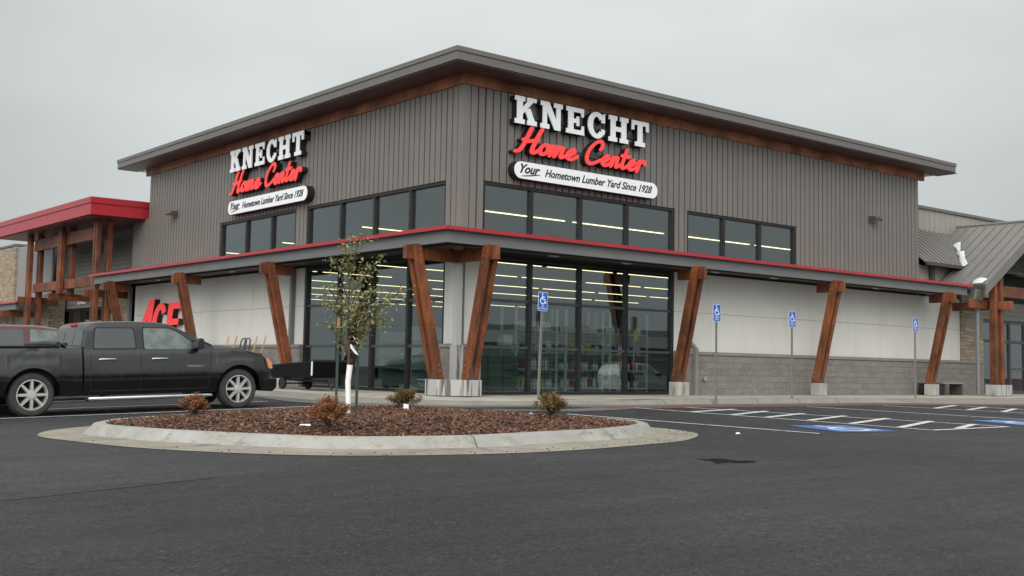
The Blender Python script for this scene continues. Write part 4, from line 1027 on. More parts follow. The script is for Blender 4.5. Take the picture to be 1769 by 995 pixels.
# ------------------------------------------------------------------ wing beyond the right-hand end, gable porch
wing = empty('store_wing', (0, 0, 0), 0, 'lower ribbed wing with metal shed roof beyond the right end of the tall store', 'building')
def ribs(m_, W, s0, s1, z0, z1, d, top=None, P_=0.2565):
    s = s0
    while s < s1-0.02:
        a, c_ = s+0.01, min(s+P_-0.012, s1)
        wbox(m_, W, a, c_, d, d+0.04, z0, z1 if top is None else top((a+c_)/2)); s += P_
YA = 1.8
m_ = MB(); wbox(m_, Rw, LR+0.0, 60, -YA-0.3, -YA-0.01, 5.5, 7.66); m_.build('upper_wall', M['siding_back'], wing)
m_ = MB(); ribs(m_, Rw, LR+0.002, 45, 5.6, 7.66, -YA, P_=0.42); m_.build('ribbed_siding', M['siding_light'], wing)
m_ = MB(); m_.box((LR, YA-0.12, 7.66), (60, YA+0.4, 7.78)); m_.box((LR, YA+0.3, 6.9), (60, 51.9, 7.0)); m_.build('parapet_cap', M['fascia'], wing)
m_ = MB(); wbox(m_, Rw, LR, 60, -0.25, -0.21, CAN-0.5, 5.05); m_.build('eave_wall', M['siding_back'], wing)
m_ = MB(); ribs(m_, Rw, LR+0.002, 28, 4.0, 5.02, -0.20, P_=0.36); m_.build('ribbed_siding', M['siding_light'], wing)
m_ = MB(); sl_ = (6.78-5.10)/(YA+0.3)
m_.hexa([(LR, -0.3, 5.06), (30, -0.3, 5.06), (30, YA, 6.74), (LR, YA, 6.74)], [(LR, -0.3, 5.10), (30, -0.3, 5.10), (30, YA, 6.78), (LR, YA, 6.78)])
x = LR+0.1
while x < 29.5:
    m_.hexa([(x, -0.3, 5.10), (x+0.03, -0.3, 5.10), (x+0.03, YA, 6.78), (x, YA, 6.78)], [(x, -0.3, 5.15), (x+0.03, -0.3, 5.15), (x+0.03, YA, 6.83), (x, YA, 6.83)]); x += 0.36
m_.build('shed_roof', M['siding'], wing)
m_ = MB(); m_.box((LR+0.002, -0.44, 4.96), (24.75, -0.31, 5.09)); m_.build('gutter', M['trim_dark'], wing)
m_ = MB(); m_.box((23.0, -0.02, 4.1), (23.2, 0.12, 4.98)); m_.build('downpipe', M['trim_dark'], wing)
m_ = MB(); wbox(m_, Rw, 26.6, 60, -0.5, -0.3, 3.1, 5.9); k = 3.12
while k < 5.8:
    m_.hexa([Rw(26.6, -0.3, k), Rw(60, -0.3, k), Rw(60, -0.27, k), Rw(26.6, -0.27, k)], [Rw(26.6, -0.3, k+0.19), Rw(60, -0.3, k+0.19), Rw(60, -0.285, k+0.19), Rw(26.6, -0.285, k+0.19)]); k += 0.2
m_.build('lap_siding', M['lap'], wing)
# glazed entrance
m_ = MB()
for x in (26.62, 28.6, 29.6, 30.9, 32.4, 33.9): wbox(m_, Rw, x, x+0.12, -0.45, -0.32, 0.02, 3.1)
for z in (0.02, 2.15, 2.98): wbox(m_, Rw, 26.74, 34, -0.44, -0.33, z, z+0.12)
wbox(m_, Rw, 29.72, 33.9, -0.43, -0.34, 1.02, 1.10)
fr = m_.build('entrance_frame', M['frame_grey'], wing, bevel=0.005)
m_ = MB(); wbox(m_, Rw, 26.7, 34, -0.392, -0.38, 0.1, 3.0); m_.build('pane', M['store_glass'], fr)
m_ = MB(); wbox(m_, Rw, 34, 60, -0.5, -0.3, 0, 3.1); m_.build('side_wall', M['panel'], wing)
goods('ride_on_crate', 'red_plastic', (31.5, 0.95, 0.02), (0.9, 0.6, 0.85), 'red boxy item standing just inside the right-hand entrance door', 'crate')

porch = empty('gable_porch', (0, 0, 0), 0, 'gabled timber porch with standing-seam metal roof at the right edge', 'porch')
X0, Z0, SL, YF, YB, XR = 23.35, 4.22, 0.62, -1.95, 1.75, 28.0
def gp_(x, y, dz=0): return Vector((x, y, Z0+SL*(x-X0)+dz))
def gp2(x, y, dz=0): return Vector((2*XR-x, y, Z0+SL*(x-X0)+dz))
m_ = MB()
for G in (gp_, gp2):
    m_.hexa([G(X0, YF, -0.06), G(XR, YF, -0.06), G(XR, YB, -0.06), G(X0, YB, -0.06)], [G(X0, YF), G(XR, YF), G(XR, YB), G(X0, YB)])
    y = YF+0.16
    while y < YB:
        m_.hexa([G(X0, y, 0.001), G(XR, y, 0.001), G(XR, y+0.03, 0.001), G(X0, y+0.03, 0.001)], [G(X0, y, 0.05), G(XR, y, 0.05), G(XR, y+0.03, 0.05), G(X0, y+0.03, 0.05)]); y += 0.42
m_.build('roof', M['siding'], porch)
m_ = MB()
for G in (gp_, gp2): m_.hexa([G(X0, YF-0.10, -0.40), G(XR, YF-0.10, -0.40), G(XR, YF-0.002, -0.40), G(X0, YF-0.002, -0.40)], [G(X0, YF-0.10, 0.03), G(XR, YF-0.10, 0.03), G(XR, YF-0.002, 0.03), G(X0, YF-0.002, 0.03)])
m_.build('rake_fascia', M['siding'], porch)
m_ = MB(); m_.tube([(XR, YF-0.1, Z0+SL*(XR-X0)+0.03), (XR, YB, Z0+SL*(XR-X0)+0.03)], 0.06, 8); m_.build('ridge_cap', M['siding'], porch)
m_ = MB(); m_.box((X0-0.14, YF-0.05, Z0-0.16), (X0-0.01, -0.1, Z0-0.01)); m_.box((X0-0.1, YF-0.02, Z0-0.5), (X0+0.02, YF+0.10, Z0-0.16)); m_.build('gutter', M['trim_dark'], porch)
m_ = MB(); m_.tube([(X0-0.1, -1.7, 4.05), (X0-0.1, -1.6, 3.7), (X0+0.38, -1.42, 3.45), (X0+0.48, -1.40, 3.3), (X0+0.48, -1.40, 0.05)], 0.085, 8); m_.build('downpipe', M['canopy_grey'], porch)
for x, ya, yb, zt_ in ((24.15, -1.95, -1.70, 4.4), (24.62, -1.95, -1.70, 4.6), (31.2, -1.95, -1.70, 4.4)):
    m_ = MB(); m_.box((x, ya, 0.42), (x+0.2, yb, zt_)); m_.build('post', M['timber'], porch, bevel=0.012)
m_ = MB(); m_.box((24.84, -1.86, 3.83), (31.2, -1.72, 4.26)); m_.box((27.9, -1.86, 4.26), (28.1, -1.72, 6.6)); m_.box((24.36, -2.45, 3.30), (24.60, 0.1, 3.62)); m_.box((22.9, -1.62, 3.32), (25.6, -1.52, 3.66)); m_.build('tie_beam', M['timber'], porch, bevel=0.012)
m_ = MB(); m_.box((23.98, -2.12, 0.0), (25.05, -1.60, 0.42)); m_.build('pier', M['pier_stained'], porch, bevel=0.015)
m_ = MB(); m_.box((31.0, -2.15, 0.0), (32.1, -1.05, 0.42)); m_.build('pier', M['pier_stained'], porch, bevel=0.015)
m_ = MB(); m_.tube([(24.14, -1.82, 3.40), (24.12, -1.82, 3.40)], 0.02, 8); m_.tube([(24.14, -1.82, 3.52), (24.12, -1.82, 3.52)], 0.02, 8); m_.tube([(24.14, -1.82, 3.64), (24.12, -1.82, 3.64)], 0.02, 8); m_.build('bolt', M['galv'], porch)
# snow lying in the roof valley
def blob_on(pts, fn, name, label, mt='snow'):
    m_ = MB(); nP = len(pts)
    m_.v = [fn(x, y, 0.012) for x, y in pts]; cxm = sum(p[0] for p in pts)/nP; cym = sum(p[1] for p in pts)/nP
    m_.v += [fn(cxm+(x-cxm)*.75, cym+(y-cym)*.75, 0.07) for x, y in pts] + [fn(cxm, cym, 0.09)]
    m_.f = [(k, (k+1) % nP, nP+(k+1) % nP, nP+k) for k in range(nP)] + [(nP+k, nP+(k+1) % nP, 2*nP) for k in range(nP)] + [tuple(range(nP-1, -1, -1))]
    return tag(m_.build(name, M[mt], smooth=60), label, 'snow')
vy = lambda y: (5.1+sl_*(y+0.3)-Z0)/SL+X0     # valley line
pts = []; ys_ = [-0.42+1.45*k/12 for k in range(13)]
for y in ys_: pts.append((vy(y)-0.05+random.uniform(-.05, .05), y))
for y in reversed(ys_): pts.append((vy(y)+0.16+0.10*math.sin(y*9)+0.08*math.sin(y*23)+random.uniform(-.03, .05), y-0.10+random.uniform(-.04, .04)))
blob_on(pts, lambda x, y, d: gp_(x, y, d+0.05), 'snow_patch', 'ragged strip of old snow lying in the roof valley above the porch')
blob_on([(X0+0.02, YF+0.1), (X0+0.3, YF+0.02), (X0+0.38, YF+0.35), (X0+0.2, YF+0.55), (X0+0.02, YF+0.5)], lambda x, y, d: gp_(x, y, d+0.03), 'snow_patch', 'small scrap of snow on the porch roof corner above the gutter')

bench = empty('bench', (22.75, -0.75, 0), 0, 'low dark bench with grey top against the block wall beside the porch pier', 'bench')
m_ = MB(); m_.box((-0.7, -0.28, 0.42), (0.75, 0.28, 0.48)); m_.build('seat', M['cap'], bench, bevel=0.01)
for x in (-0.62, 0.55): m_ = MB(); m_.box((x, -0.25, 0), (x+0.12, 0.25, 0.418)); m_.build('leg', M['trim_dark'], bench)
pl_ = MB(); pl_.box((-0.45, -0.3, 0), (0.45, 0.3, 0.42)); pl_.box((-0.48, -0.33, 0.38), (0.48, 0.33, 0.44))
o = pl_.build('planter', M['black_plastic'], bevel=0.02); o.location = (21.9, -0.62, 0); tag(o, 'black box planter standing left of the bench by the block wall', 'planter')

# ------------------------------------------------------------------ left entrance porch with red roof
lp = empty('entrance_porch', (0, 0, 0), 0, 'tall timber entrance porch with deep red metal roof at the left', 'porch')
m_ = MB(); m_.box((-2.32, 21.55, 6.50), (3.0, 34.8, 6.96)); m_.build('roof_fascia', M['red_metal'], lp, bevel=0.006)
m_ = MB(); m_.box((-2.36, 21.51, 6.962), (3.0, 34.85, 7.20)); m_.build('roof_edge', M['red_metal'], lp, bevel=0.006)
m_ = MB(); m_.box((-2.25, 21.62, 7.202), (2.9, 34.7, 7.23)); m_.build('bounce_cover', M['standard_grey'], lp)  # unseen grey cover, added to keep red bounce off the store's end soffit
m_ = MB(); k = 21.7
while k < 34.6: m_.box((-2.2, k, 6.46), (0.6, k+0.19, 6.498)); k += 0.2
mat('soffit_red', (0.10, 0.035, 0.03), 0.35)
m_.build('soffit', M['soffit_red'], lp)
cy_ = (23.0, 27.4, 31.8)
for k, y in enumerate(cy_):
    zb = 0.42 if k != 1 else 3.55
    for x in (-1.58, -1.10):
        for yy in (-0.2, 0.06): m_ = MB(); m_.box((x, y+yy, zb), (x+0.19, y+yy+0.17, 6.46)); m_.build('post', M['timber'], lp, bevel=0.012)
    if k != 1: m_ = MB(); m_.box((-1.8, y-0.4, 0), (-0.7, y+0.4, 0.42)); m_.build('pier', M['concrete'], lp, bevel=0.015)
    m_ = MB(); m_.box((-1.95, y-0.03, 3.28), (-0.1, y+0.06, 3.58)); m_.build('bracket_beam', M['timber'], lp, bevel=0.01)
m_ = MB()
for a, c_ in ((23.25, 27.2), (27.6, 31.6)): m_.box((-1.36, a, 3.78), (-1.18, c_, 4.18)); m_.box((-1.36, a, 5.72), (-1.18, c_, 6.25))
m_.build('tie_beam', M['timber'], lp, bevel=0.012)
lw_ = empty('left_wing', (0, 0, 0), 0, 'lap-sided entrance wall with stone piers behind the left porch', 'building')
m_ = MB(); ribs(m_, Lw, LL+0.002, 22.9, 4.0, 6.5, 0.0); m_.build('ribbed_siding', M['siding'], lw_)
m_ = MB(); wbox(m_, Lw, LL, 23.0, -0.2, -0.01, 0, 6.5); wbox(m_, Lw, 23.0, 33.3, -0.9, -0.62, 3.10, 7.0); m_.build('wall', M['siding_back'], lw_)
m_ = MB(); k = 3.12
while k < 6.9:
    m_.hexa([Lw(23.0, -0.6, k), Lw(33.3, -0.6, k), Lw(33.3, -0.57, k), Lw(23.0, -0.57, k)], [Lw(23.0, -0.6, k+0.19), Lw(33.3, -0.6, k+0.19), Lw(33.3, -0.588, k+0.19), Lw(23.0, -0.588, k+0.19)]); k += 0.2
m_.build('lap_siding', M['lap'], lw_)
m_ = MB()
for y in (24.6, 26.0, 27.5, 29.0, 30.5, 32.0, 33.4): wbox(m_, Lw, y, y+0.12, -0.7, -0.55, 0.02, 3.1)
for z in (0.02, 2.3, 2.98): wbox(m_, Lw, 24.72, 33.4, -0.69, -0.56, z, z+0.11)
fr = m_.build('entrance_frame', M['frame_black'], lw_); m_ = MB(); wbox(m_, Lw, 24.7, 33.4, -0.64, -0.628, 0.1, 3.0); m_.build('pane', M['store_glass'], fr)
for a, c_, d in ((32.6, 34.3, 0.25), (22.95, 24.3, 0.12)):
    m_ = MB(); wbox(m_, Lw, a, c_, -0.5, d, 0, 3.75); m_.build('stone_pier', M['stone'], lw_)
m_ = MB(); wbox(m_, Lw, 32.5, 34.4, -0.55, 0.30, 3.75, 3.84); m_.build('pier_cap', M['cap'], lw_)
mat('corrugated', (0.36, 0.36, 0.37), 0.4, 0.3)
m_ = MB(); s = 33.3
while s < 38.8: wbox(m_, Lw, s, s+0.10, -0.1, 0.0, 0, 6.5); wbox(m_, Lw, s+0.10, s+0.16, -0.1, -0.04, 0, 6.5); s += 0.16
m_.build('corrugated_wall', M['corrugated'], lw_)
far = empty('stone_block', (0, 0, 0), 0, 'tall stone-clad block at the far left behind the red porch', 'building')
m_ = MB(); m_.box((-0.12, 38.9, 0), (4, 52, 6.6)); m_.build('stone_wall', M['stone'], far)
m_ = MB(); m_.box((-0.18, 38.84, 6.6), (4, 52, 6.7)); m_.build('parapet_cap', M['fascia'], far)
m_ = MB(); m_.hexa([(-1.9, 32.3, 3.30), (-0.1, 32.3, 3.5), (-0.1, 46, 3.5), (-1.9, 46, 3.30)], [(-1.9, 32.3, 3.39), (-0.1, 32.3, 3.6), (-0.1, 46, 3.6), (-1.9, 46, 3.39)]); m_.build('canopy_roof', M['red_metal'], far)
m_ = MB(); m_.box((-1.75, 32.7, 3.02), (-1.63, 46, 3.32)); m_.build('canopy_beam', M['canopy_grey'], far)
m_ = MB(); m_.box((-2.0, 34.0, 2.70), (-0.2, 34.2, 3.0)); m_.build('bracket_beam', M['timber'], far)
num = empty('address_number', (0, 0, 0), 0, 'white house number 2905 above the dark left entrance', 'number sign')
text_mesh('2905', wallmap(Lw, 31.05, -1, 3.30, -0.57), 1.12, 0.27, 0.0, 0.03, M['white_sign'], num, 'digits', offset_=0.02)

# ------------------------------------------------------------------ accessible-parking signs
def parking_sign(loc, h, l1, l2, label, tilt=0.0):
    r = empty('parking_sign', loc, 0, label, 'parking sign', 'accessible parking signs along the front walk')
    r.rotation_euler = (0, tilt, 0)
    m_ = MB(); m_.prism([(-.03, -.02), (-.012, -.02), (-.012, .015), (.012, .015), (.012, -.02), (.03, -.02), (.03, -.014), (.018, -.014), (.018, .021), (-.018, .021), (-.018, -.014), (-.03, -.014)], 0, h-0.05, lambda x, y, z: Vector((x, y, z))); m_.build('post', M['galv'], r)
    w2, hh = 0.155, 0.232; zc = h-hh
    def rr(s_, rad):
        out = []
        for cx, cy, a0 in ((w2*s_-rad, hh*s_-rad, 0), (-w2*s_+rad, hh*s_-rad, 90), (-w2*s_+rad, -hh*s_+rad, 180), (w2*s_-rad, -hh*s_+rad, 270)):
            for k in range(5): a = math.radians(a0+22.5*k); out.append((cx+rad*math.cos(a), cy+rad*math.sin(a)))
        return out
    fn = lambda x, y, d: Vector((x, -0.024-d, zc+y))
    m_ = MB(); m_.prism(rr(1.0, 0.035), 0, 0.003, fn); pl = m_.build('plate', M['white_sign'], r)
    m_ = MB(); bl = [(x*0.94, y*0.96) for x, y in rr(1.0, 0.032)]; m_.prism(bl, 0.003, 0.0045, fn); m_.build('blue_field', M['sign_blue'], pl)
    m_ = MB(); wheelchair(m_, fn, 0.27, 0.0045, 0.006, 0.0, 0.065, 0.10); m_.build('symbol', M['white_sign'], pl)
    text_mesh(l1, lambda x, y, d: fn(x-0.11 if len(l1) > 4 else x-0.045, y-0.13, d), 0.22 if len(l1) > 4 else 0.09, 0.035, 0.0045, 0.006, M['white_sign'], pl, 'lettering')
    text_mesh(l2, lambda x, y, d: fn(x-(0.12 if len(l2) > 8 else 0.08), y-0.19, d), 0.24 if len(l2) > 8 else 0.16, 0.038, 0.0045, 0.006, M['white_sign'], pl, 'lettering')
    return r
parking_sign((0.36, -2.80, -0.04), 2.66, 'VAN', 'ACCESSIBLE', 'nearest blue wheelchair sign, on a slightly leaning pole before the corner glazing, reading van accessible', 0.035)
parking_sign((6.0, -3.62, -0.14), 2.70, 'HANDICAPPED', 'PARKING', 'blue wheelchair sign at the kerb just right of the storefront glass', 0.0)
parking_sign((9.88, -3.2, 0.0), 2.55, 'HANDICAPPED', 'PARKING', 'blue wheelchair sign before the pale wall, third pole from the left', 0.0)
parking_sign((16.9, -2.95, -0.02), 2.68, 'HANDICAPPED', 'PARKING', 'farthest blue wheelchair sign, near the rightmost leaning timber column of the canopy', 0.0)

# ------------------------------------------------------------------ vehicles
def wheel(parent, x, side, R, W_, hw, paint=None):
    # side -1: camera side (-y)
    y = side*hw
    m_ = MB(); o = side
    pr = [(R*0.70, 0.02), (R*0.72, 0.045), (R*0.80, 0.055), (R*0.93, 0.045), (R*0.985, 0.015), (R, -0.02), (R, -W_+0.06), (R*0.97, -W_+0.02), (R*0.7, -W_)]
    m_.lathe([(a, b_*o) for a, b_ in pr], (x, y-0.04*o, R), 'y', 40, caps=False)
    k = 0
    for a in [2*PI*i/36 for i in range(36)]:   # tread lugs
        c_, s_ = math.cos(a), math.sin(a); t = Vector((-s_, 0, c_))*R*0.05; rad = Vector((c_, 0, s_)); cc = Vector((x, y-0.04*o, R))
        p0 = cc+rad*(R*0.97); p1 = cc+rad*(R*1.012)
        A = Vector((0, 0.0*o, 0)); B = Vector((0, -(W_-0.06)*o, 0))
        m_.hexa([p0-t+A, p0+t+A, p0+t+B, p0-t+B], [p1-t*.8+A, p1+t*.8+A, p1+t*.8+B, p1-t*.8+B])
    ty = m_.build('wheel', M['tyre'], parent, smooth=35)
    m_ = MB(); r1 = R*0.705
    m_.lathe([(r1*1.0, 0.035*o), (r1*1.0, 0.05*o), (r1*0.95, 0.052*o), (r1*0.90, 0.02*o), (r1*0.90, -0.10*o), (r1, -0.12*o)], (x, y-0.045*o, R), 'y', 36, caps=False)
    for i in range(8):
        a = 2*PI*i/8+PI/2; c_, s_ = math.cos(a), math.sin(a); rad = Vector((c_, 0, s_)); t = Vector((-s_, 0, c_)); cc = Vector((x, y-0.045*o, R))
        w0, w1 = r1*0.13, r1*0.10
        p0 = cc+rad*(r1*0.22); p1 = cc+rad*(r1*0.94); oo = Vector((0, 0.035*o, 0)); ii = Vector((0, -0.02*o, 0))
        m_.hexa([p0-t*w0+ii, p1-t*w1+ii, p1+t*w1+ii, p0+t*w0+ii], [p0-t*w0*.7+oo*1.1, p1-t*w1*.7+oo, p1+t*w1*.7+oo, p0+t*w0*.7+oo*1.1])
    m_.lathe([(r1*0.30, -0.02*o), (r1*0.30, 0.03*o), (r1*0.24, 0.055*o), (0, 0.058*o)], (x, y-0.045*o, R), 'y', 24)
    m_.build('rim', M['rim'], ty, smooth=35)
    m_ = MB(); m_.lathe([(0.0, -0.105*o), (r1*0.89, -0.105*o), (r1*0.89, -0.11*o), (0, -0.11*o)], (x, y-0.045*o, R), 'y', 24); m_.build('brake_disc', M['rubber'], ty)

def interp(tab, x):
    if x <= tab[0][0]: return tab[0][1]
    for (a, va), (c_, vc) in zip(tab, tab[1:]):
        if x <= c_:
            t = (x-a)/(c_-a) if c_ > a else 0; return va+(vc-va)*t
    return tab[-1][1]
def loft_body(name, mt, parent, xs, zl, zs, zt, hw, bulge, open_top=None):
    m_ = MB(); rows = []
    for x in xs:
        l, s_, t_, w_ = zl(x), zs(x), zt(x), hw(x); half = [(w_*0.80, l-0.0)]
        for k in range(9):
            f = k/8; z = l+(s_-l)*f; half.append((w_*bulge(z, x), z))
        wtop = w_*bulge(s_, x)
        half += [(wtop-0.02, s_+0.018), (wtop-0.06, s_+0.03+(t_-s_)*0.15), (wtop*0.6, s_+0.03+(t_-s_)*0.8), (0, t_+0.03)]
        rows.append([(x, -a, z) for a, z in half] + [(x, a, z) for a, z in reversed(half[:-1])])
    n_ = len(rows[0])
    for r in rows: m_.v += [Vector(p) for p in r]
    for i in range(len(rows)-1):
        for k in range(n_): m_.f.append((i*n_+k, i*n_+(k+1) % n_, (i+1)*n_+(k+1) % n_, (i+1)*n_+k))
    m_.f.append(tuple(range(n_))); m_.f.append(tuple((len(rows)-1)*n_+k for k in range(n_-1, -1, -1)))
    return m_.build(name, mt, parent, smooth=32)
def pane(parent, mt, pts, yfn, name='window', th=0.006, side=-1, out=0.004):
    P = pts; m_ = MB()
    n_ = len(P)
    a = [Vector((x, side*(yfn(x, z)+out), z)) for x, z in P]; c_ = [Vector((x, side*(yfn(x, z)+out-th), z)) for x, z in P]
    m_.v = a+c_; m_.f = [tuple(range(n_)), tuple(range(2*n_-1, n_-1, -1))] + [(i, i+n_, (i+1) % n_+n_, (i+1) % n_) for i in range(n_)]
    return m_.build(name, M[mt], parent)
def rnd(pts, r=0.05, n=3):
    out = []; L = len(pts)
    for i in range(L):
        p0, p1, p2 = Vector(pts[i-1]), Vector(pts[i]), Vector(pts[(i+1) % L])
        a = p1+(p0-p1).normalized()*r; c_ = p1+(p2-p1).normalized()*r
        for k in range(n+1):
            t = k/n; q = a*(1-t)**2 + p1*2*t*(1-t) + c_*t*t; out.append((q.x, q.y))
    return out
def frange(a, c_, st):
    n_ = max(1, int(round((c_-a)/st))); return [a+(c_-a)*k/n_ for k in range(n_+1)]

def pickup(loc, rz, pitch, paint, label, badge=True, roll=0.0):
    r = empty('pickup_truck', loc, 0, label, 'pickup truck'); r.rotation_euler = (roll, pitch, rz)
    PT = M[paint]; R = 0.418; xr, xf = 0.0, 4.27; HWD = 1.06
    def arch(x, x0, R_=0.515):
        d = abs(x-x0); return (R+math.sqrt(R_*R_-d*d)) if d < R_ else -1
    def zl(x):
        return max(0.40 if 0.5 < x < 3.77 else (0.44 if x <= 0.5 else (0.36 if x < 5.0 else 0.42)), arch(x, xr), arch(x, xf))
    def bulge(z, x):
        d = min(abs(x-xr), abs(x-xf)); fl = 0.022*max(0, 1-max(0, d-0.35)/0.35) if 0.55 < z < 1.05 else 0
        return 0.955 + 0.045*math.exp(-((z-0.78)/0.30)**2) + fl - (0.03 if z > 1.25 else 0)
    xs_a = sorted(set([round(v, 3) for v in frange(-1.30, 0.93, 0.06)] + [xr-0.515, xr+0.515, xr-.47, xr+.47, xr-.49, xr+.49]))
    # bed (box open at the top is closed by a soft cover), cab base + nose
    loft_body('bed', PT, r, xs_a, zl, lambda x: 1.30, lambda x: 1.31, lambda x: HWD, bulge)
    def zs_b(x): return interp([(0.96, 1.27), (3.6, 1.28), (3.9, 1.27), (4.4, 1.20), (4.85, 1.10), (5.02, 0.98), (5.10, 0.80)], x)
    def zt_b(x): return interp([(0.96, 1.27), (3.5, 1.28), (3.75, 1.34), (4.4, 1.28), (4.85, 1.17), (5.02, 1.02), (5.10, 0.82)], x)
    def hw_b(x): return interp([(0.96, HWD), (4.6, HWD), (4.9, HWD*0.955), (5.05, HWD*0.90), (5.10, HWD*0.86)], x)
    xs_b = sorted(set([round(v, 3) for v in frange(0.965, 5.10, 0.07)] + [xf-0.515, xf+0.515, xf-.47, xf+.47, xf-.49, xf+.49, 5.02]))
    body = loft_body('body', PT, r, xs_b, lambda x: max(zl(x), 0.62 if x > 4.9 else 0), zs_b, zt_b, hw_b, bulge)
    # cab greenhouse
    def cabw(x, z): return HWD*0.93 - 0.20*(z-1.25)
    m_ = MB(); st = [(0.97, 1.24, 0.97), (1.16, 1.74, 0.80)]
    prof = [(0.97, 1.26), (1.01, 1.46), (1.07, 1.70), (1.13, 1.785), (1.25, 1.815), (1.45, 1.83), (1.95, 1.84), (2.45, 1.83), (2.78, 1.785), (3.06, 1.66), (3.45, 1.45), (3.80, 1.28)]
    rows = []
    for (x, z) in prof:
        top = z; bot = 1.24; half = []
        for k in range(5):
            zz = bot+(top-bot-0.05 if top-bot > 0.07 else 0)*k/4; half.append((cabw(x, zz), zz))
        half += [(cabw(x, top)-0.02, top-0.012), (cabw(x, top)-0.09, top+0.006), (0, top+0.022)]
        rows.append([(x, -a, zz) for a, zz in half] + [(x, a, zz) for a, zz in reversed(half[:-1])])
    n_ = len(rows[0])
    for q in rows: m_.v += [Vector(p) for p in q]
    for i in range(len(rows)-1):
        for k in range(n_-1): m_.f.append((i*n_+k, i*n_+k+1, (i+1)*n_+k+1, (i+1)*n_+k))
    m_.f.append(tuple(range(n_-1, -1, -1)))
    cab = m_.build('cab', PT, r, smooth=40)
    for sd_ in (-1, 1):
        pane(cab, 'rubber', rnd([(1.145, 1.275), (2.045, 1.275), (2.0, 1.72), (1.20, 1.72)], 0.06), cabw, 'window_seal', side=sd_, out=0.0025)
        pane(cab, 'rubber', rnd([(2.175, 1.255), (3.335, 1.25), (3.265, 1.41), (3.01, 1.60), (2.77, 1.72), (2.165, 1.73)], 0.04), cabw, 'window_seal', side=sd_, out=0.0025)
        pane(cab, 'car_glass', rnd([(1.17, 1.30), (2.02, 1.30), (1.98, 1.70), (1.22, 1.70)], 0.05), cabw, 'window', side=sd_)
        pane(cab, 'car_glass_sky', rnd([(2.20, 1.28), (3.30, 1.275), (3.24, 1.40), (3.00, 1.58), (2.76, 1.70), (2.19, 1.71)], 0.04), cabw, 'window', side=sd_)
    # rear window and windscreen follow the shell
    m_ = MB(); q0, q1 = Vector((0.985, 0, 1.36)), Vector((1.052, 0, 1.66))
    for ya, yb in ((-0.80, -0.30), (-0.27, 0.27), (0.30, 0.80)):
        m_.hexa([(q0.x-0.012, ya, q0.z), (q0.x-0.012, yb, q0.z), (q0.x+0.0, yb, q0.z), (q0.x+0.0, ya, q0.z)], [(q1.x-0.012, ya*.93, q1.z), (q1.x-0.012, yb*.93, q1.z), (q1.x+0.0, yb*.93, q1.z), (q1.x+0.0, ya*.93, q1.z)])
    m_.build('rear_window', M['car_glass'], cab)
    m_ = MB(); m_.hexa([(2.84, -0.78, 1.745), (2.84, 0.78, 1.745), (2.85, 0.78, 1.76), (2.85, -0.78, 1.76)], [(3.70, -0.90, 1.345), (3.70, 0.90, 1.345), (3.71, 0.90, 1.362), (3.71, -0.90, 1.362)]); m_.build('windscreen', M['car_glass'], cab)
    m_ = MB(); m_.box((1.06, -0.14, 1.75), (1.14, 0.14, 1.80)); m_.build('brake_light', M['lamp_red'], cab, bevel=0.01)
    # soft cover rolled up behind the cab, cover over the bed
    m_ = MB(); m_.box((-1.2, -0.97, 1.342), (0.4, 0.97, 1.365)); m_.build('bed_cover', M['black_plastic'], r)
    m_ = MB(); m_.tube([(0.48, -0.98, 1.38), (0.48, -0.3, 1.40), (0.50, 0.4, 1.385), (0.48, 0.98, 1.38)], [0.055, 0.065, 0.06, 0.055], 10); m_.tube([(0.62, -0.98, 1.375), (0.63, 0, 1.39), (0.62, 0.98, 1.375)], 0.045, 10); m_.build('cover_roll', M['black_plastic'], r, smooth=50)
    side_y = lambda x, z: HWD*bulge(z, x)
    # door seams
    m_ = MB()
    def seam_(pts):
        for (xa, za), (xb, zb) in zip(pts, pts[1:]):
            for sd_ in (-1, 1):
                ya = side_y(xa, za)+0.0015; yb = side_y(xb, zb)+0.0015; dx = 0.005 if abs(zb-za) > abs(xb-xa) else 0; dz = 0.005 if dx == 0 else 0
                m_.add([(xa-dx, sd_*ya, za-dz), (xb-dx, sd_*yb, zb-dz), (xb+dx, sd_*yb, zb+dz), (xa+dx, sd_*ya, za+dz)], [(0, 1, 2, 3)])
    def vseam(x0, x1, z0, z1, n=8): return [(x0+(x1-x0)*k/n, z0+(z1-z0)*k/n) for k in range(n+1)]
    for a in ((1.10, 1.10, 0.46, 1.26), (2.10, 2.12, 0.46, 1.26), (3.56, 3.64, 0.46, 1.24)): seam_(vseam(*a))
    seam_([(1.10, 0.46), (2.1, 0.46), (3.56, 0.46)])
    m_.build('door_seam', M['rubber'], body, recalc=False)
    for x in (1.28, 2.36):
        for sd_ in (-1, 1):
            m_ = MB(); y = sd_*(side_y(x, 1.08)+0.03); m_.tube([(x-0.02, y-sd_*0.02, 1.08), (x+0.03, y, 1.085), (x+0.27, y, 1.085), (x+0.32, y-sd_*0.02, 1.08)], [0.014, 0.018, 0.018, 0.014], 8); m_.build('door_handle', M['chrome'], body, smooth=60)
    for sd_ in (-1, 1):
        m_ = MB(); y = sd_*(cabw(3.2, 1.35)+0.03); pr = rnd([(3.20, 1.27), (3.40, 1.28), (3.38, 1.50), (3.24, 1.50)], 0.06); m_.prism(pr, y, y+sd_*0.24, lambda a, c_, d: Vector((a, d, c_))); m_.build('mirror', PT, body, bevel=0.02)
        m_ = MB(); m_.prism(rnd([(4.98, 0.84), (5.06, 0.84), (5.03, 0.97), (4.96, 1.06), (4.91, 1.07)], 0.015), sd_*HWD*0.90, sd_*HWD*0.985, lambda a, c_, d: Vector((a, d, c_))); m_.build('turn_lamp', M['lamp_amber'], body, bevel=0.01)
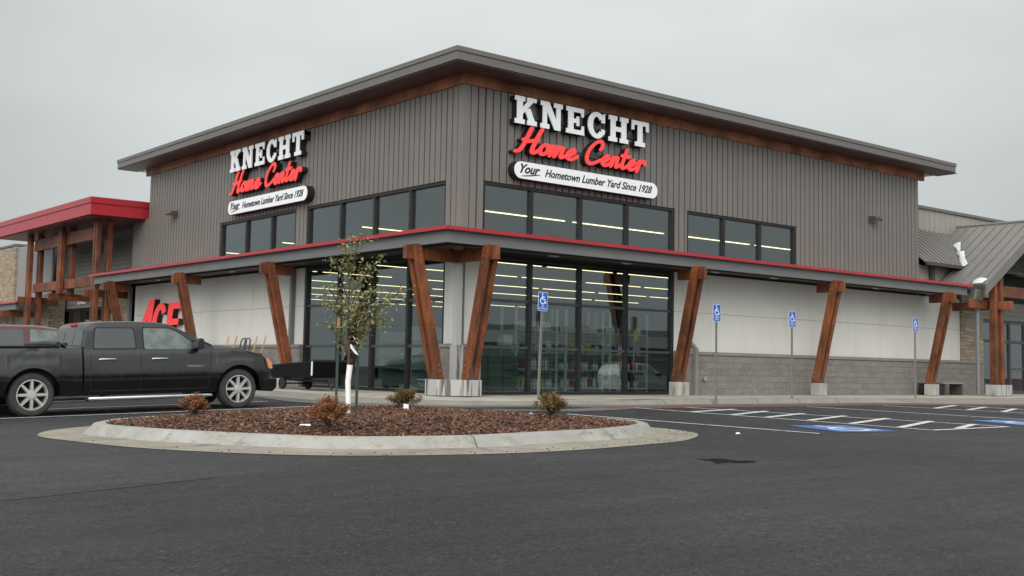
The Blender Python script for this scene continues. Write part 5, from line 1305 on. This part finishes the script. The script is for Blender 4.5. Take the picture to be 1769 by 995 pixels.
        m_ = MB(); m_.prism([(5.0, 0.84), (5.115, 0.84), (5.07, 1.0), (4.98, 1.04)], sd_*0.60, sd_*HWD*0.895, lambda a, c_, d: Vector((a, d, c_))); m_.build('headlight', M['lamp_clear'], body, bevel=0.01)
        m_ = MB(); m_.tube([(1.02, sd_*1.03, 0.305), (1.10, sd_*1.07, 0.31), (3.55, sd_*1.07, 0.31), (3.63, sd_*1.03, 0.305)], 0.04, 10); m_.build('step_bar', M['chrome'], r, smooth=60)
        m_ = MB(); m_.tube([(1.0, sd_*1.035, 0.305), (1.06, sd_*1.06, 0.308)], 0.043, 10); 
        for x in (1.4, 3.2): m_.box((x, min(sd_*0.7, sd_*1.05), 0.32), (x+0.08, max(sd_*0.7, sd_*1.05), 0.37))
        m_.build('step_bracket', M['rubber'], r)
    m_ = MB(); m_.prism(rnd([(4.80, 0.36), (5.10, 0.34), (5.19, 0.42), (5.20, 0.62), (4.88, 0.66), (4.80, 0.60)], 0.03), -HWD*0.93, HWD*0.93, lambda a, c_, d: Vector((a, d, c_))); m_.build('front_bumper', PT, r, bevel=0.03)
    m_ = MB(); m_.box((5.08, -0.56, 0.66), (5.14, 0.56, 0.98)); m_.build('grille', M['chrome'], body, bevel=0.02)
    m_ = MB(); m_.box((-1.42, -0.98, 0.46), (-1.28, 0.98, 0.68)); m_.build('rear_bumper', M['chrome'], r, bevel=0.03)
    m_ = MB(); m_.box((-1.315, -1.05, 0.86), (-1.20, -0.93, 1.24)); m_.box((-1.315, 0.93, 0.86), (-1.20, 1.05, 1.24)); m_.build('tail_light', M['lamp_red'], body)
    m_ = MB(); m_.box((-1.2, -0.72, 0.36), (5.0, 0.72, 0.66)); m_.box((0.52, -0.98, 0.37), (3.75, 0.98, 0.66)); m_.box((-0.5, -0.80, 0.6), (0.5, 0.80, 1.05)); m_.box((3.75, -0.80, 0.6), (4.8, 0.80, 1.0)); m_.build('underbody', M['rubber'], r)
    if badge:
        text_mesh('DENALI', lambda x, y, d: Vector((3.10+x, -(side_y(3.2, 0.93)+d), 0.90+y)), 0.36, 0.045, 0.0, 0.008, M['chrome'], body, 'badge', offset_=0.02)
    for x in (xr, xf):
        for sd_ in (-1, 1): wheel(r, x, sd_, R, 0.27, 1.015)
    return r
pit = math.atan2(0.13, 4.27)
tr = pickup((-11.19, -0.42, -0.362), 0, -pit, 'black_car', 'dusty black crew-cab pickup with eight-spoke alloy wheels parked at the left')

def suv(loc, rz, pitch, paint, label, roll=0.0):
    r = empty('parked_car', loc, 0, label, 'car'); r.rotation_euler = (roll, pitch, rz)
    PT = M[paint]; R = 0.37; xr, xf = 0.0, 3.25; HWD = 1.0
    def arch(x, x0, R_=0.45):
        d = abs(x-x0); return (R+math.sqrt(R_*R_-d*d)) if d < R_ else -1
    zl = lambda x: max(0.34, arch(x, xr), arch(x, xf))
    bulge = lambda z, x: 0.95+0.05*math.exp(-((z-0.72)/0.32)**2)
    zs_ = lambda x: interp([(-1.0, 1.12), (2.6, 1.14), (3.3, 1.08), (3.95, 0.98), (4.15, 0.80)], x)
    zt_ = lambda x: interp([(-1.0, 1.12), (2.3, 1.14), (2.6, 1.18), (3.3, 1.14), (3.95, 1.0), (4.15, 0.82)], x)
    hw_ = lambda x: interp([(-1.05, HWD*.93), (-0.8, HWD), (3.7, HWD), (4.0, HWD*.93), (4.15, HWD*.84)], x)
    xs = sorted(set([round(v, 3) for v in frange(-1.05, 4.15, 0.07)] + [xr-.45, xr+.45, xf-.45, xf+.45]))
    body = loft_body('body', PT, r, xs, zl, zs_, zt_, hw_, bulge)
    cabw = lambda x, z: HWD*0.94-0.24*(z-1.1)
    prof = [(-1.0, 1.12), (-0.92, 1.45), (-0.75, 1.70), (-0.4, 1.78), (0.4, 1.82), (1.2, 1.81), (1.6, 1.76), (1.95, 1.62), (2.35, 1.38), (2.68, 1.16)]
    m_ = MB(); rows = []
    for x, z in prof:
        half = []
        for k in range(5):
            zz = 1.10+(max(0, z-1.15))*k/4; half.append((cabw(x, zz), zz))
        half += [(cabw(x, z)-0.05, z-0.012), (cabw(x, z)-0.14, z+0.004), (0, z+0.02)]
        rows.append([(x, -a, zz) for a, zz in half] + [(x, a, zz) for a, zz in reversed(half[:-1])])
    n_ = len(rows[0])
    for q in rows: m_.v += [Vector(p) for p in q]
    for i in range(len(rows)-1):
        for k in range(n_-1): m_.f.append((i*n_+k, i*n_+k+1, (i+1)*n_+k+1, (i+1)*n_+k))
    m_.f.append(tuple(range(n_-1, -1, -1)))
    cab = m_.build('cab', PT, r, smooth=40)
    for sd_ in (-1, 1):
        pane(cab, 'car_glass', rnd([(-0.80, 1.18), (-0.1, 1.16), (-0.1, 1.70), (-0.55, 1.68)], 0.05), cabw, 'window', side=sd_)
        pane(cab, 'car_glass', rnd([(0.0, 1.16), (0.88, 1.16), (0.86, 1.71), (0.0, 1.71)], 0.05), cabw, 'window', side=sd_)
        pane(cab, 'car_glass_sky', rnd([(1.02, 1.16), (2.25, 1.17), (1.88, 1.50), (1.60, 1.68), (1.03, 1.72)], 0.05), cabw, 'window', side=sd_)
        m_ = MB(); y = sd_*(cabw(2.1, 1.2)+0.02); m_.prism(rnd([(2.02, 1.14), (2.26, 1.15), (2.22, 1.32), (2.06, 1.32)], 0.05), y, y+sd_*0.2, lambda a, c_, d: Vector((a, d, c_))); m_.build('mirror', M['black_plastic'], body, bevel=0.02)
        m_ = MB(); m_.prism([(3.95, 0.74), (4.17, 0.74), (4.10, 0.92), (3.85, 0.96)], sd_*0.55, sd_*0.92, lambda a, c_, d: Vector((a, d, c_))); m_.build('headlight', M['lamp_clear'], body, bevel=0.01)
        for x in (0.15, 1.2): m_ = MB(); y = sd_*(HWD*bulge(1.0, x)+0.02); m_.tube([(x, y-sd_*0.02, 1.0), (x+0.04, y, 1.0), (x+0.2, y, 1.0), (x+0.24, y-sd_*0.02, 1.0)], 0.014, 8); m_.build('door_handle', M['black_plastic'], body)
        m_ = MB(); y = sd_*(HWD*bulge(0.9, 0)+0.0015)
        for x in (0.93, -0.05, 2.45): m_.box((x-0.005, min(y, y-sd_*.01), 0.42), (x+0.005, max(y, y-sd_*.01), 1.12))
        m_.build('door_seam', M['rubber'], body)
    m_ = MB(); m_.hexa([(1.72, -0.70, 1.735), (1.72, 0.70, 1.735), (1.73, 0.70, 1.75), (1.73, -0.70, 1.75)], [(2.60, -0.84, 1.225), (2.60, 0.84, 1.225), (2.61, 0.84, 1.24), (2.61, -0.84, 1.24)]); m_.build('windscreen', M['car_glass'], cab)
    m_ = MB(); m_.prism(rnd([(3.95, 0.32), (4.18, 0.32), (4.26, 0.45), (4.24, 0.66), (3.95, 0.70)], 0.03), -0.88, 0.88, lambda a, c_, d: Vector((a, d, c_))); m_.build('front_bumper', PT, r, bevel=0.04)
    m_ = MB(); m_.box((-0.9, -0.70, 0.28), (4.0, 0.70, 0.6)); m_.box((-0.45, -0.74, 0.5), (3.7, 0.74, 0.9)); m_.build('underbody', M['rubber'], r)
    for x in (xr, xf):
        for sd_ in (-1, 1): wheel(r, x, sd_, R, 0.24, 0.955)
    return r
su = suv((-10.5, 5.3, -0.30), 0, -math.atan2(0.10, 3.25), 'maroon_car', 'maroon car behind the pickup, its roof and side windows showing at the left edge')
# cars across the lot, seen mirrored in the storefront glass
s2 = suv((31.0, -25.0, gz(31.0, -25.0)), math.radians(0), 0, 'silver_car', 'silver car parked across the lot, mirrored in the right-hand glass')
s3 = pickup((-14.4, 17.2, gz(-13, 17.2)), 0, -pit, 'black_car', 'dark pickup parked far down the left row, mirrored in the left-hand glass', badge=False)

opp = empty('opposite_building', (66, -78, gz(66, -78)), 0, 'low dark gabled building across the lot, mirrored in the right-hand glass', 'building')
m_ = MB(); m_.box((-36, -8, 0), (36, 8, 4.2)); m_.build('wall', M['siding'], opp)
m_ = MB(); m_.hexa([(-37, -9, 4.2), (37, -9, 4.2), (37, 9, 4.2), (-37, 9, 4.2)], [(-37, -0.2, 6.6), (37, -0.2, 6.6), (37, 0.2, 6.6), (-37, 0.2, 6.6)]); m_.build('roof', M['trim_dark'], opp)
m_ = MB()
for k in range(-5, 6): m_.box((k*6-1.2, 8.01, 1.0), (k*6+1.2, 8.06, 3.0))
m_.build('window', M['car_glass'], opp)
# dump cart on the walk
cart = empty('utility_cart', (-1.72, 5.4, 0.0), 0, 'low black tub cart on small wheels beyond the pickup nose', 'cart')
m_ = MB()
lo = [(-0.45, -1.5, 0.36), (0.45, -1.5, 0.36), (0.45, 0.75, 0.30), (-0.45, 0.75, 0.30)]; hi = [(-0.55, -1.85, 0.83), (0.55, -1.85, 0.83), (0.55, 0.95, 0.68), (-0.55, 0.95, 0.68)]
m_.hexa(lo, hi); m_.build('tub', M['navy_plastic'], cart, bevel=0.04)
m_ = MB(); m_.box((-0.57, -1.87, 0.80), (0.57, -1.80, 0.86)); m_.box((-0.12, -1.5, 0.24), (0.12, 0.7, 0.30)); m_.tube([(-0.4, 0.15, 0.17), (0.4, 0.15, 0.17)], 0.02, 8); m_.tube([(0, -1.5, 0.3), (0, -1.9, 0.05)], 0.025, 8); m_.build('chassis', M['black_plastic'], cart)
for sd_ in (-1, 1):
    m_ = MB(); m_.lathe([(0.08, 0.05), (0.15, 0.05), (0.17, 0.02), (0.17, -0.04), (0.15, -0.06), (0.08, -0.06)], (sd_*0.42, 0.15, 0.17), 'x', 24); wh = m_.build('wheel', M['rubber'], cart, smooth=40)
    m_ = MB(); m_.lathe([(0.0, 0.04), (0.075, 0.03), (0.08, -0.05), (0, -0.05)], (sd_*0.42, 0.15, 0.17), 'x', 16); m_.build('hub', M['alu'], wh)
m_ = MB(); m_.box((-0.58, -1.79, 0.42), (-0.56, -1.74, 0.80)); m_.build('reflector_strip', M['white_sign'], cart)

# wheelbarrows stood on end against the pale wall, behind the hood
def barrow(loc, label, wooden):
    r = empty('wheelbarrow', loc, 0, label, 'wheelbarrow')
    m_ = MB()
    if wooden:
        for y in (-0.28, 0.28): m_.tube([(-0.55, y*0.6, 0.12), (-0.2, y, 0.9), (-0.02, y*1.1, 1.62)], [0.022, 0.024, 0.022], 6)
        m_.build('handle', M['pale_wood'], r)
    else:
        for y in (-0.12, 0.16): m_.tube(smooth_path([(-0.1, y-0.2, 0.8), (-0.04, y-0.20, 1.35), (0.0, y-0.12, 1.52), (0.0, y+0.12, 1.52), (-0.04, y+0.20, 1.35), (-0.1, y+0.2, 0.8)], 4), 0.022, 6)
        m_.build('handle', M['black_plastic'], r)
    m_ = MB(); m_.hexa([(-0.50, -0.22, 0.30), (-0.50, 0.22, 0.30), (-0.30, 0.22, 0.30), (-0.30, -0.22, 0.30)], [(-0.42, -0.33, 1.05), (-0.42, 0.33, 1.05), (-0.12, 0.33, 1.05), (-0.12, -0.33, 1.05)]); m_.build('tray', M['red_plastic'] if wooden else M['black_plastic'], r, bevel=0.03)
    m_ = MB(); m_.lathe([(0.07, 0.04), (0.18, 0.04), (0.2, 0), (0.18, -0.04), (0.07, -0.04)], (-0.55, 0, 0.2), 'y', 18); m_.build('wheel', M['rubber'], r)
barrow((-0.45, 12.3, 0), 'upended wheelbarrow with pale wooden handles, leftmost above the pickup hood', True)
barrow((-0.45, 11.3, 0), 'upended wheelbarrow with black looped metal handles above the pickup hood', False)
barrow((-0.45, 10.2, 0), 'upended wheelbarrow with pale wooden handles, nearest the timber column', True)

# ------------------------------------------------------------------ young tree, stakes, shrubs
def leaf_at(m_, p, s_, droop=0.3):
    a = random.random()*2*PI; t = random.gauss(-droop, 0.5)
    d = Vector((math.cos(a)*math.cos(t), math.sin(a)*math.cos(t), math.sin(t))); sd_ = d.cross(Vector((random.gauss(0, .4), random.gauss(0, .4), 1))).normalized(); n_ = sd_.cross(d).normalized()
    base = len(m_.v)
    m_.v += [p, p+d*s_*0.35+sd_*s_*0.30+n_*0.06*s_, p+d*s_, p+d*s_*0.35-sd_*s_*0.30+n_*0.06*s_, p+d*s_*0.5]
    m_.f += [(base, base+1, base+4), (base+1, base+2, base+4), (base+2, base+3, base+4), (base+3, base, base+4)]
tree = empty('young_tree', (-8.27, -8.08, -0.13), 0, 'thin staked sapling with sparse green leaves and a white trunk guard in the mulch bed', 'tree')
tbase = Vector((0, 0, 0)); cw = Vector((0.772, -0.635, 0)); cv = Vector((0.635, 0.772, 0))
trunk = [(0, 0, -0.05), (-0.01, 0, 0.5), (0.0, 0.0, 0.95), (-0.02, 0.0, 1.35), (-0.04, 0.01, 1.62), (-0.03, 0, 2.1), (-0.05, 0.01, 2.6), (-0.07, 0, 2.95)]
m_ = MB(); m_.tube([cw*x+cv*y+Vector((0, 0, z)) for x, y, z in trunk], [0.032, 0.028, 0.026, 0.024, 0.020, 0.013, 0.008, 0.003], 8); m_.build('trunk', M['bark'], tree, smooth=60)
m_ = MB(); pr = [(0.0, 0.0, 0.0), (0.01, 0, 0.3), (-0.005, 0, 0.6), (0.02, 0, 0.88)]
m_.tube([cw*x+cv*y+Vector((0, 0, z)) for x, y, z in pr], [0.048, 0.045, 0.046, 0.05], 10, cap=False); m_.build('trunk_guard', M['tree_guard'], tree, smooth=60)
m_ = MB(); m_.tube([cw*0.14+Vector((0, 0, 1.22)), cw*0.06+Vector((0, 0, 1.34)), cw*0.0+Vector((0, 0, 1.33))], 0.008, 6); m_.hexa([cw*0.10+Vector((0, 0, 1.06))+cv*0.0, cw*0.155+Vector((0, 0, 1.04)), cw*0.155+Vector((0, 0, 1.04))+cv*.02, cw*0.10+Vector((0, 0, 1.06))+cv*.02], [cw*(-0.02)+Vector((0, 0, 1.20)), cw*0.03+Vector((0, 0, 1.22)), cw*0.03+Vector((0, 0, 1.22))+cv*.02, cw*(-0.02)+Vector((0, 0, 1.20))+cv*.02])
# (white tie webbing hangs between trunk and stake)
m_.build('tie_strap', M['tree_guard'], tree)
br = MB(); lf = MB(); rnd_ = random.Random(11)
limbs = []
defs = [(1.05, 0.30, 1.45, 0.15), (1.18, -0.38, 1.55, -0.2), (1.30, 0.42, 1.75, 0.0), (1.45, -0.22, 1.95, 0.2), (1.45, 0.26, 2.0, -0.2), (1.5, 0.72, 1.95, 0.1), (1.35, 0.62, 1.62, 0.0), (1.55, 0.85, 2.1, 0.0), (1.4, 0.55, 1.85, -0.2), (1.6, -0.52, 1.92, 0.1), (1.75, 0.15, 2.45, 0.25), (1.9, -0.22, 2.5, -0.15),
        (2.05, 0.45, 2.62, 0.05), (2.2, -0.15, 2.9, 0.1), (2.3, 0.12, 2.95, -0.1), (1.35, 0.05, 1.8, -0.5), (1.5, 0.0, 1.9, 0.55), (1.7, 0.35, 2.15, 0.3), (1.25, 0.55, 1.55, -0.1), (1.62, -0.36, 2.15, -0.3), (1.1, -0.20, 1.35, 0.2)]
for z0, x1, z1, y1 in defs:
    p0 = cw*(-0.02)+Vector((0, 0, z0)); p3 = cw*x1+cv*y1+Vector((0, 0, z1)); p1 = p0.lerp(p3, 0.35)-Vector((0, 0, 0.04)); p2 = p0.lerp(p3, 0.7)+Vector((0, 0, 0.02))
    path = smooth_path([p0, p1, p2, p3], 4); L = len(path)
    br.tube(path, [0.012*(1-0.8*k/L)+0.002 for k in range(L)], 6)
    nl = int(31*(p3-p0).length/0.6)+15
    for k in range(nl):
        t = rnd_.uniform(0.30, 1.08); i0 = min(L-1, int(t*(L-1))); q = path[i0]+Vector((rnd_.gauss(0, .055), rnd_.gauss(0, .055), rnd_.gauss(0, .06)))
        leaf_at(lf, q, rnd_.uniform(0.05, 0.09))
    for k in range(3):
        i0 = rnd_.randrange(L//3, L); q = path[i0]; e_ = q+Vector((rnd_.gauss(0, .10), rnd_.gauss(0, .10), rnd_.uniform(0.02, .16))); br.tube([q, e_], [0.004, 0.0015], 5)
        for kk in range(12): leaf_at(lf, q.lerp(e_, rnd_.uniform(.3, 1.1))+Vector((rnd_.gauss(0, .03), rnd_.gauss(0, .03), rnd_.gauss(0, .03))), rnd_.uniform(0.035, 0.07))
for k in range(130):
    z = rnd_.uniform(2.3, 3.0); leaf_at(lf, cw*(-0.05+rnd_.gauss(0, .10*(3.15-z)))+cv*rnd_.gauss(0, .08)+Vector((0, 0, z)), rnd_.uniform(0.035, 0.065))
br.build('branch', M['bark'], tree, smooth=60); lf.build('crown', M['leaf'], tree, recalc=False)

def stake(loc, h, label):
    r = empty('tree_stake', loc, 0, label, 'stake')
    m_ = MB(); m_.prism([(-.022, 0), (.022, 0), (.022, .006), (.004, .006), (.004, .035), (-.004, .035), (-.004, .006), (-.022, .006)], -0.05, h-0.16, lambda x, y, z: cw*x+cv*y+Vector((0, 0, z))); m_.build('post', M['green_stake'], r)
    m_ = MB(); m_.prism([(-.026, -.012), (.026, -.012), (.026, .04), (-.026, .04)], h-0.18, h, lambda x, y, z: cw*x+cv*y+Vector((0, 0, z))); m_.build('stake_cap', M['pale_wood'], r, bevel=0.006)
stake((-8.20, -7.60, -0.08), 1.62, 'dark green steel stake with tan top, left of the sapling')
stake((-7.88, -7.72, -0.08), 1.60, 'dark green steel stake with tan top, right of the sapling')

def shrub(loc, w_, h_, mt, label, n_=420, seed=1):
    R_ = random.Random(seed); r = empty('shrub', loc, 0, label, 'shrub')
    st = MB(); lv = MB()
    for k in range(44):
        a = R_.random()*2*PI; s_ = R_.uniform(0.15, 1.0); tip = Vector((math.cos(a)*w_*s_, math.sin(a)*w_*s_, h_*(1-0.45*s_**2)*R_.uniform(.8, 1.12)))
        mid = tip*0.5+Vector((0, 0, 0.03)); path = smooth_path([(0, 0, 0), mid, tip], 4); st.tube(path, [0.006, 0.005, 0.005, 0.004, 0.004, 0.003, 0.003, 0.002, 0.001][:len(path)], 5)
        for j in range(n_//34*4):
            t = R_.uniform(0.35, 1.0)**0.8; q = path[min(len(path)-1, int(t*len(path)))]
            leaf_at(lv, q+Vector((R_.gauss(0, .022), R_.gauss(0, .022), R_.gauss(0, .022))), R_.uniform(0.028, 0.050), droop=-0.4)
    st.build('stem', M['bark'], r); lv.build('foliage', M[mt], r, recalc=False)
shrub((-10.3, -6.75, -0.13), 0.23, 0.34, 'shrub_red', 'rust-orange low shrub at the left end of the mulch bed', seed=2)
shrub((-9.75, -10.05, -0.14), 0.35, 0.39, 'shrub_red', 'larger rust-red shrub directly in front of the sapling', 620, seed=3)
shrub((-6.65, -7.35, -0.03), 0.32, 0.33, 'shrub_green', 'mixed green and red shrub with a white tag at its foot, right of the sapling', 560, seed=4)
shrub((-5.0, -9.35, -0.08), 0.32, 0.37, 'shrub_green', 'green-bronze shrub below the nearest wheelchair sign', 560, seed=5)
tg = empty('plant_tag', (-6.90, -7.75, -0.02), 0, 'small white plant tag at the foot of the middle shrub', 'tag'); m_ = MB(); m_.hexa([cw*-.045, cw*.045, cw*.045+cv*.004, cw*-.045+cv*.004], [cw*-.045+Vector((0, 0, .12)), cw*.045+Vector((0, 0, .11)), cw*.045+cv*.004+Vector((0, 0, .11)), cw*-.045+cv*.004+Vector((0, 0, .12))]); m_.build('card', M['white_sign'], tg)
m_ = MB(); m_.hexa([(-.08, -.02, 0), (.08, -.03, 0), (.09, .02, 0), (-.07, .03, 0)], [(-.07, -.01, .02), (.06, -.02, .025), (.08, .02, .015), (-.06, .02, .02)])
o = m_.build('litter', M['white_sign']); o.location = (-9.75, -9.35, mound(-9.75, -9.35)+0.02); o.rotation_euler = (0, 0, -0.7); tag(o, 'scrap of white litter on the mulch left of the large shrub', 'litter')
m_ = MB(); m_.hexa([(-.05, -.04, 0), (.05, -.04, 0), (.05, .04, 0), (-.05, .04, 0)], [(-.02, -.02, .05), (.03, -.02, .04), (.02, .03, .05), (-.03, .02, .04)])
o = m_.build('pebble', M['kerb_white'], bevel=0.015); o.location = (-5.3, -9.2, mound(-5.3, -9.2)); tag(o, 'pale stone on the mulch beside the green-bronze shrub', 'stone')
m_ = MB(); m_.hexa([(-.05, -.03, 0), (.05, -.03, 0), (.05, .03, 0), (-.05, .03, 0)], [(-.03, -.02, .03), (.03, -.01, .03), (.02, .02, .02), (-.02, .02, .03)])
o = m_.build('litter', M['white_sign'], bevel=0.01); o.location = (-1.9, -10.9, gz(-1.9, -10.9)+0.002); tag(o, 'tiny white scrap on the asphalt right of the island', 'litter')
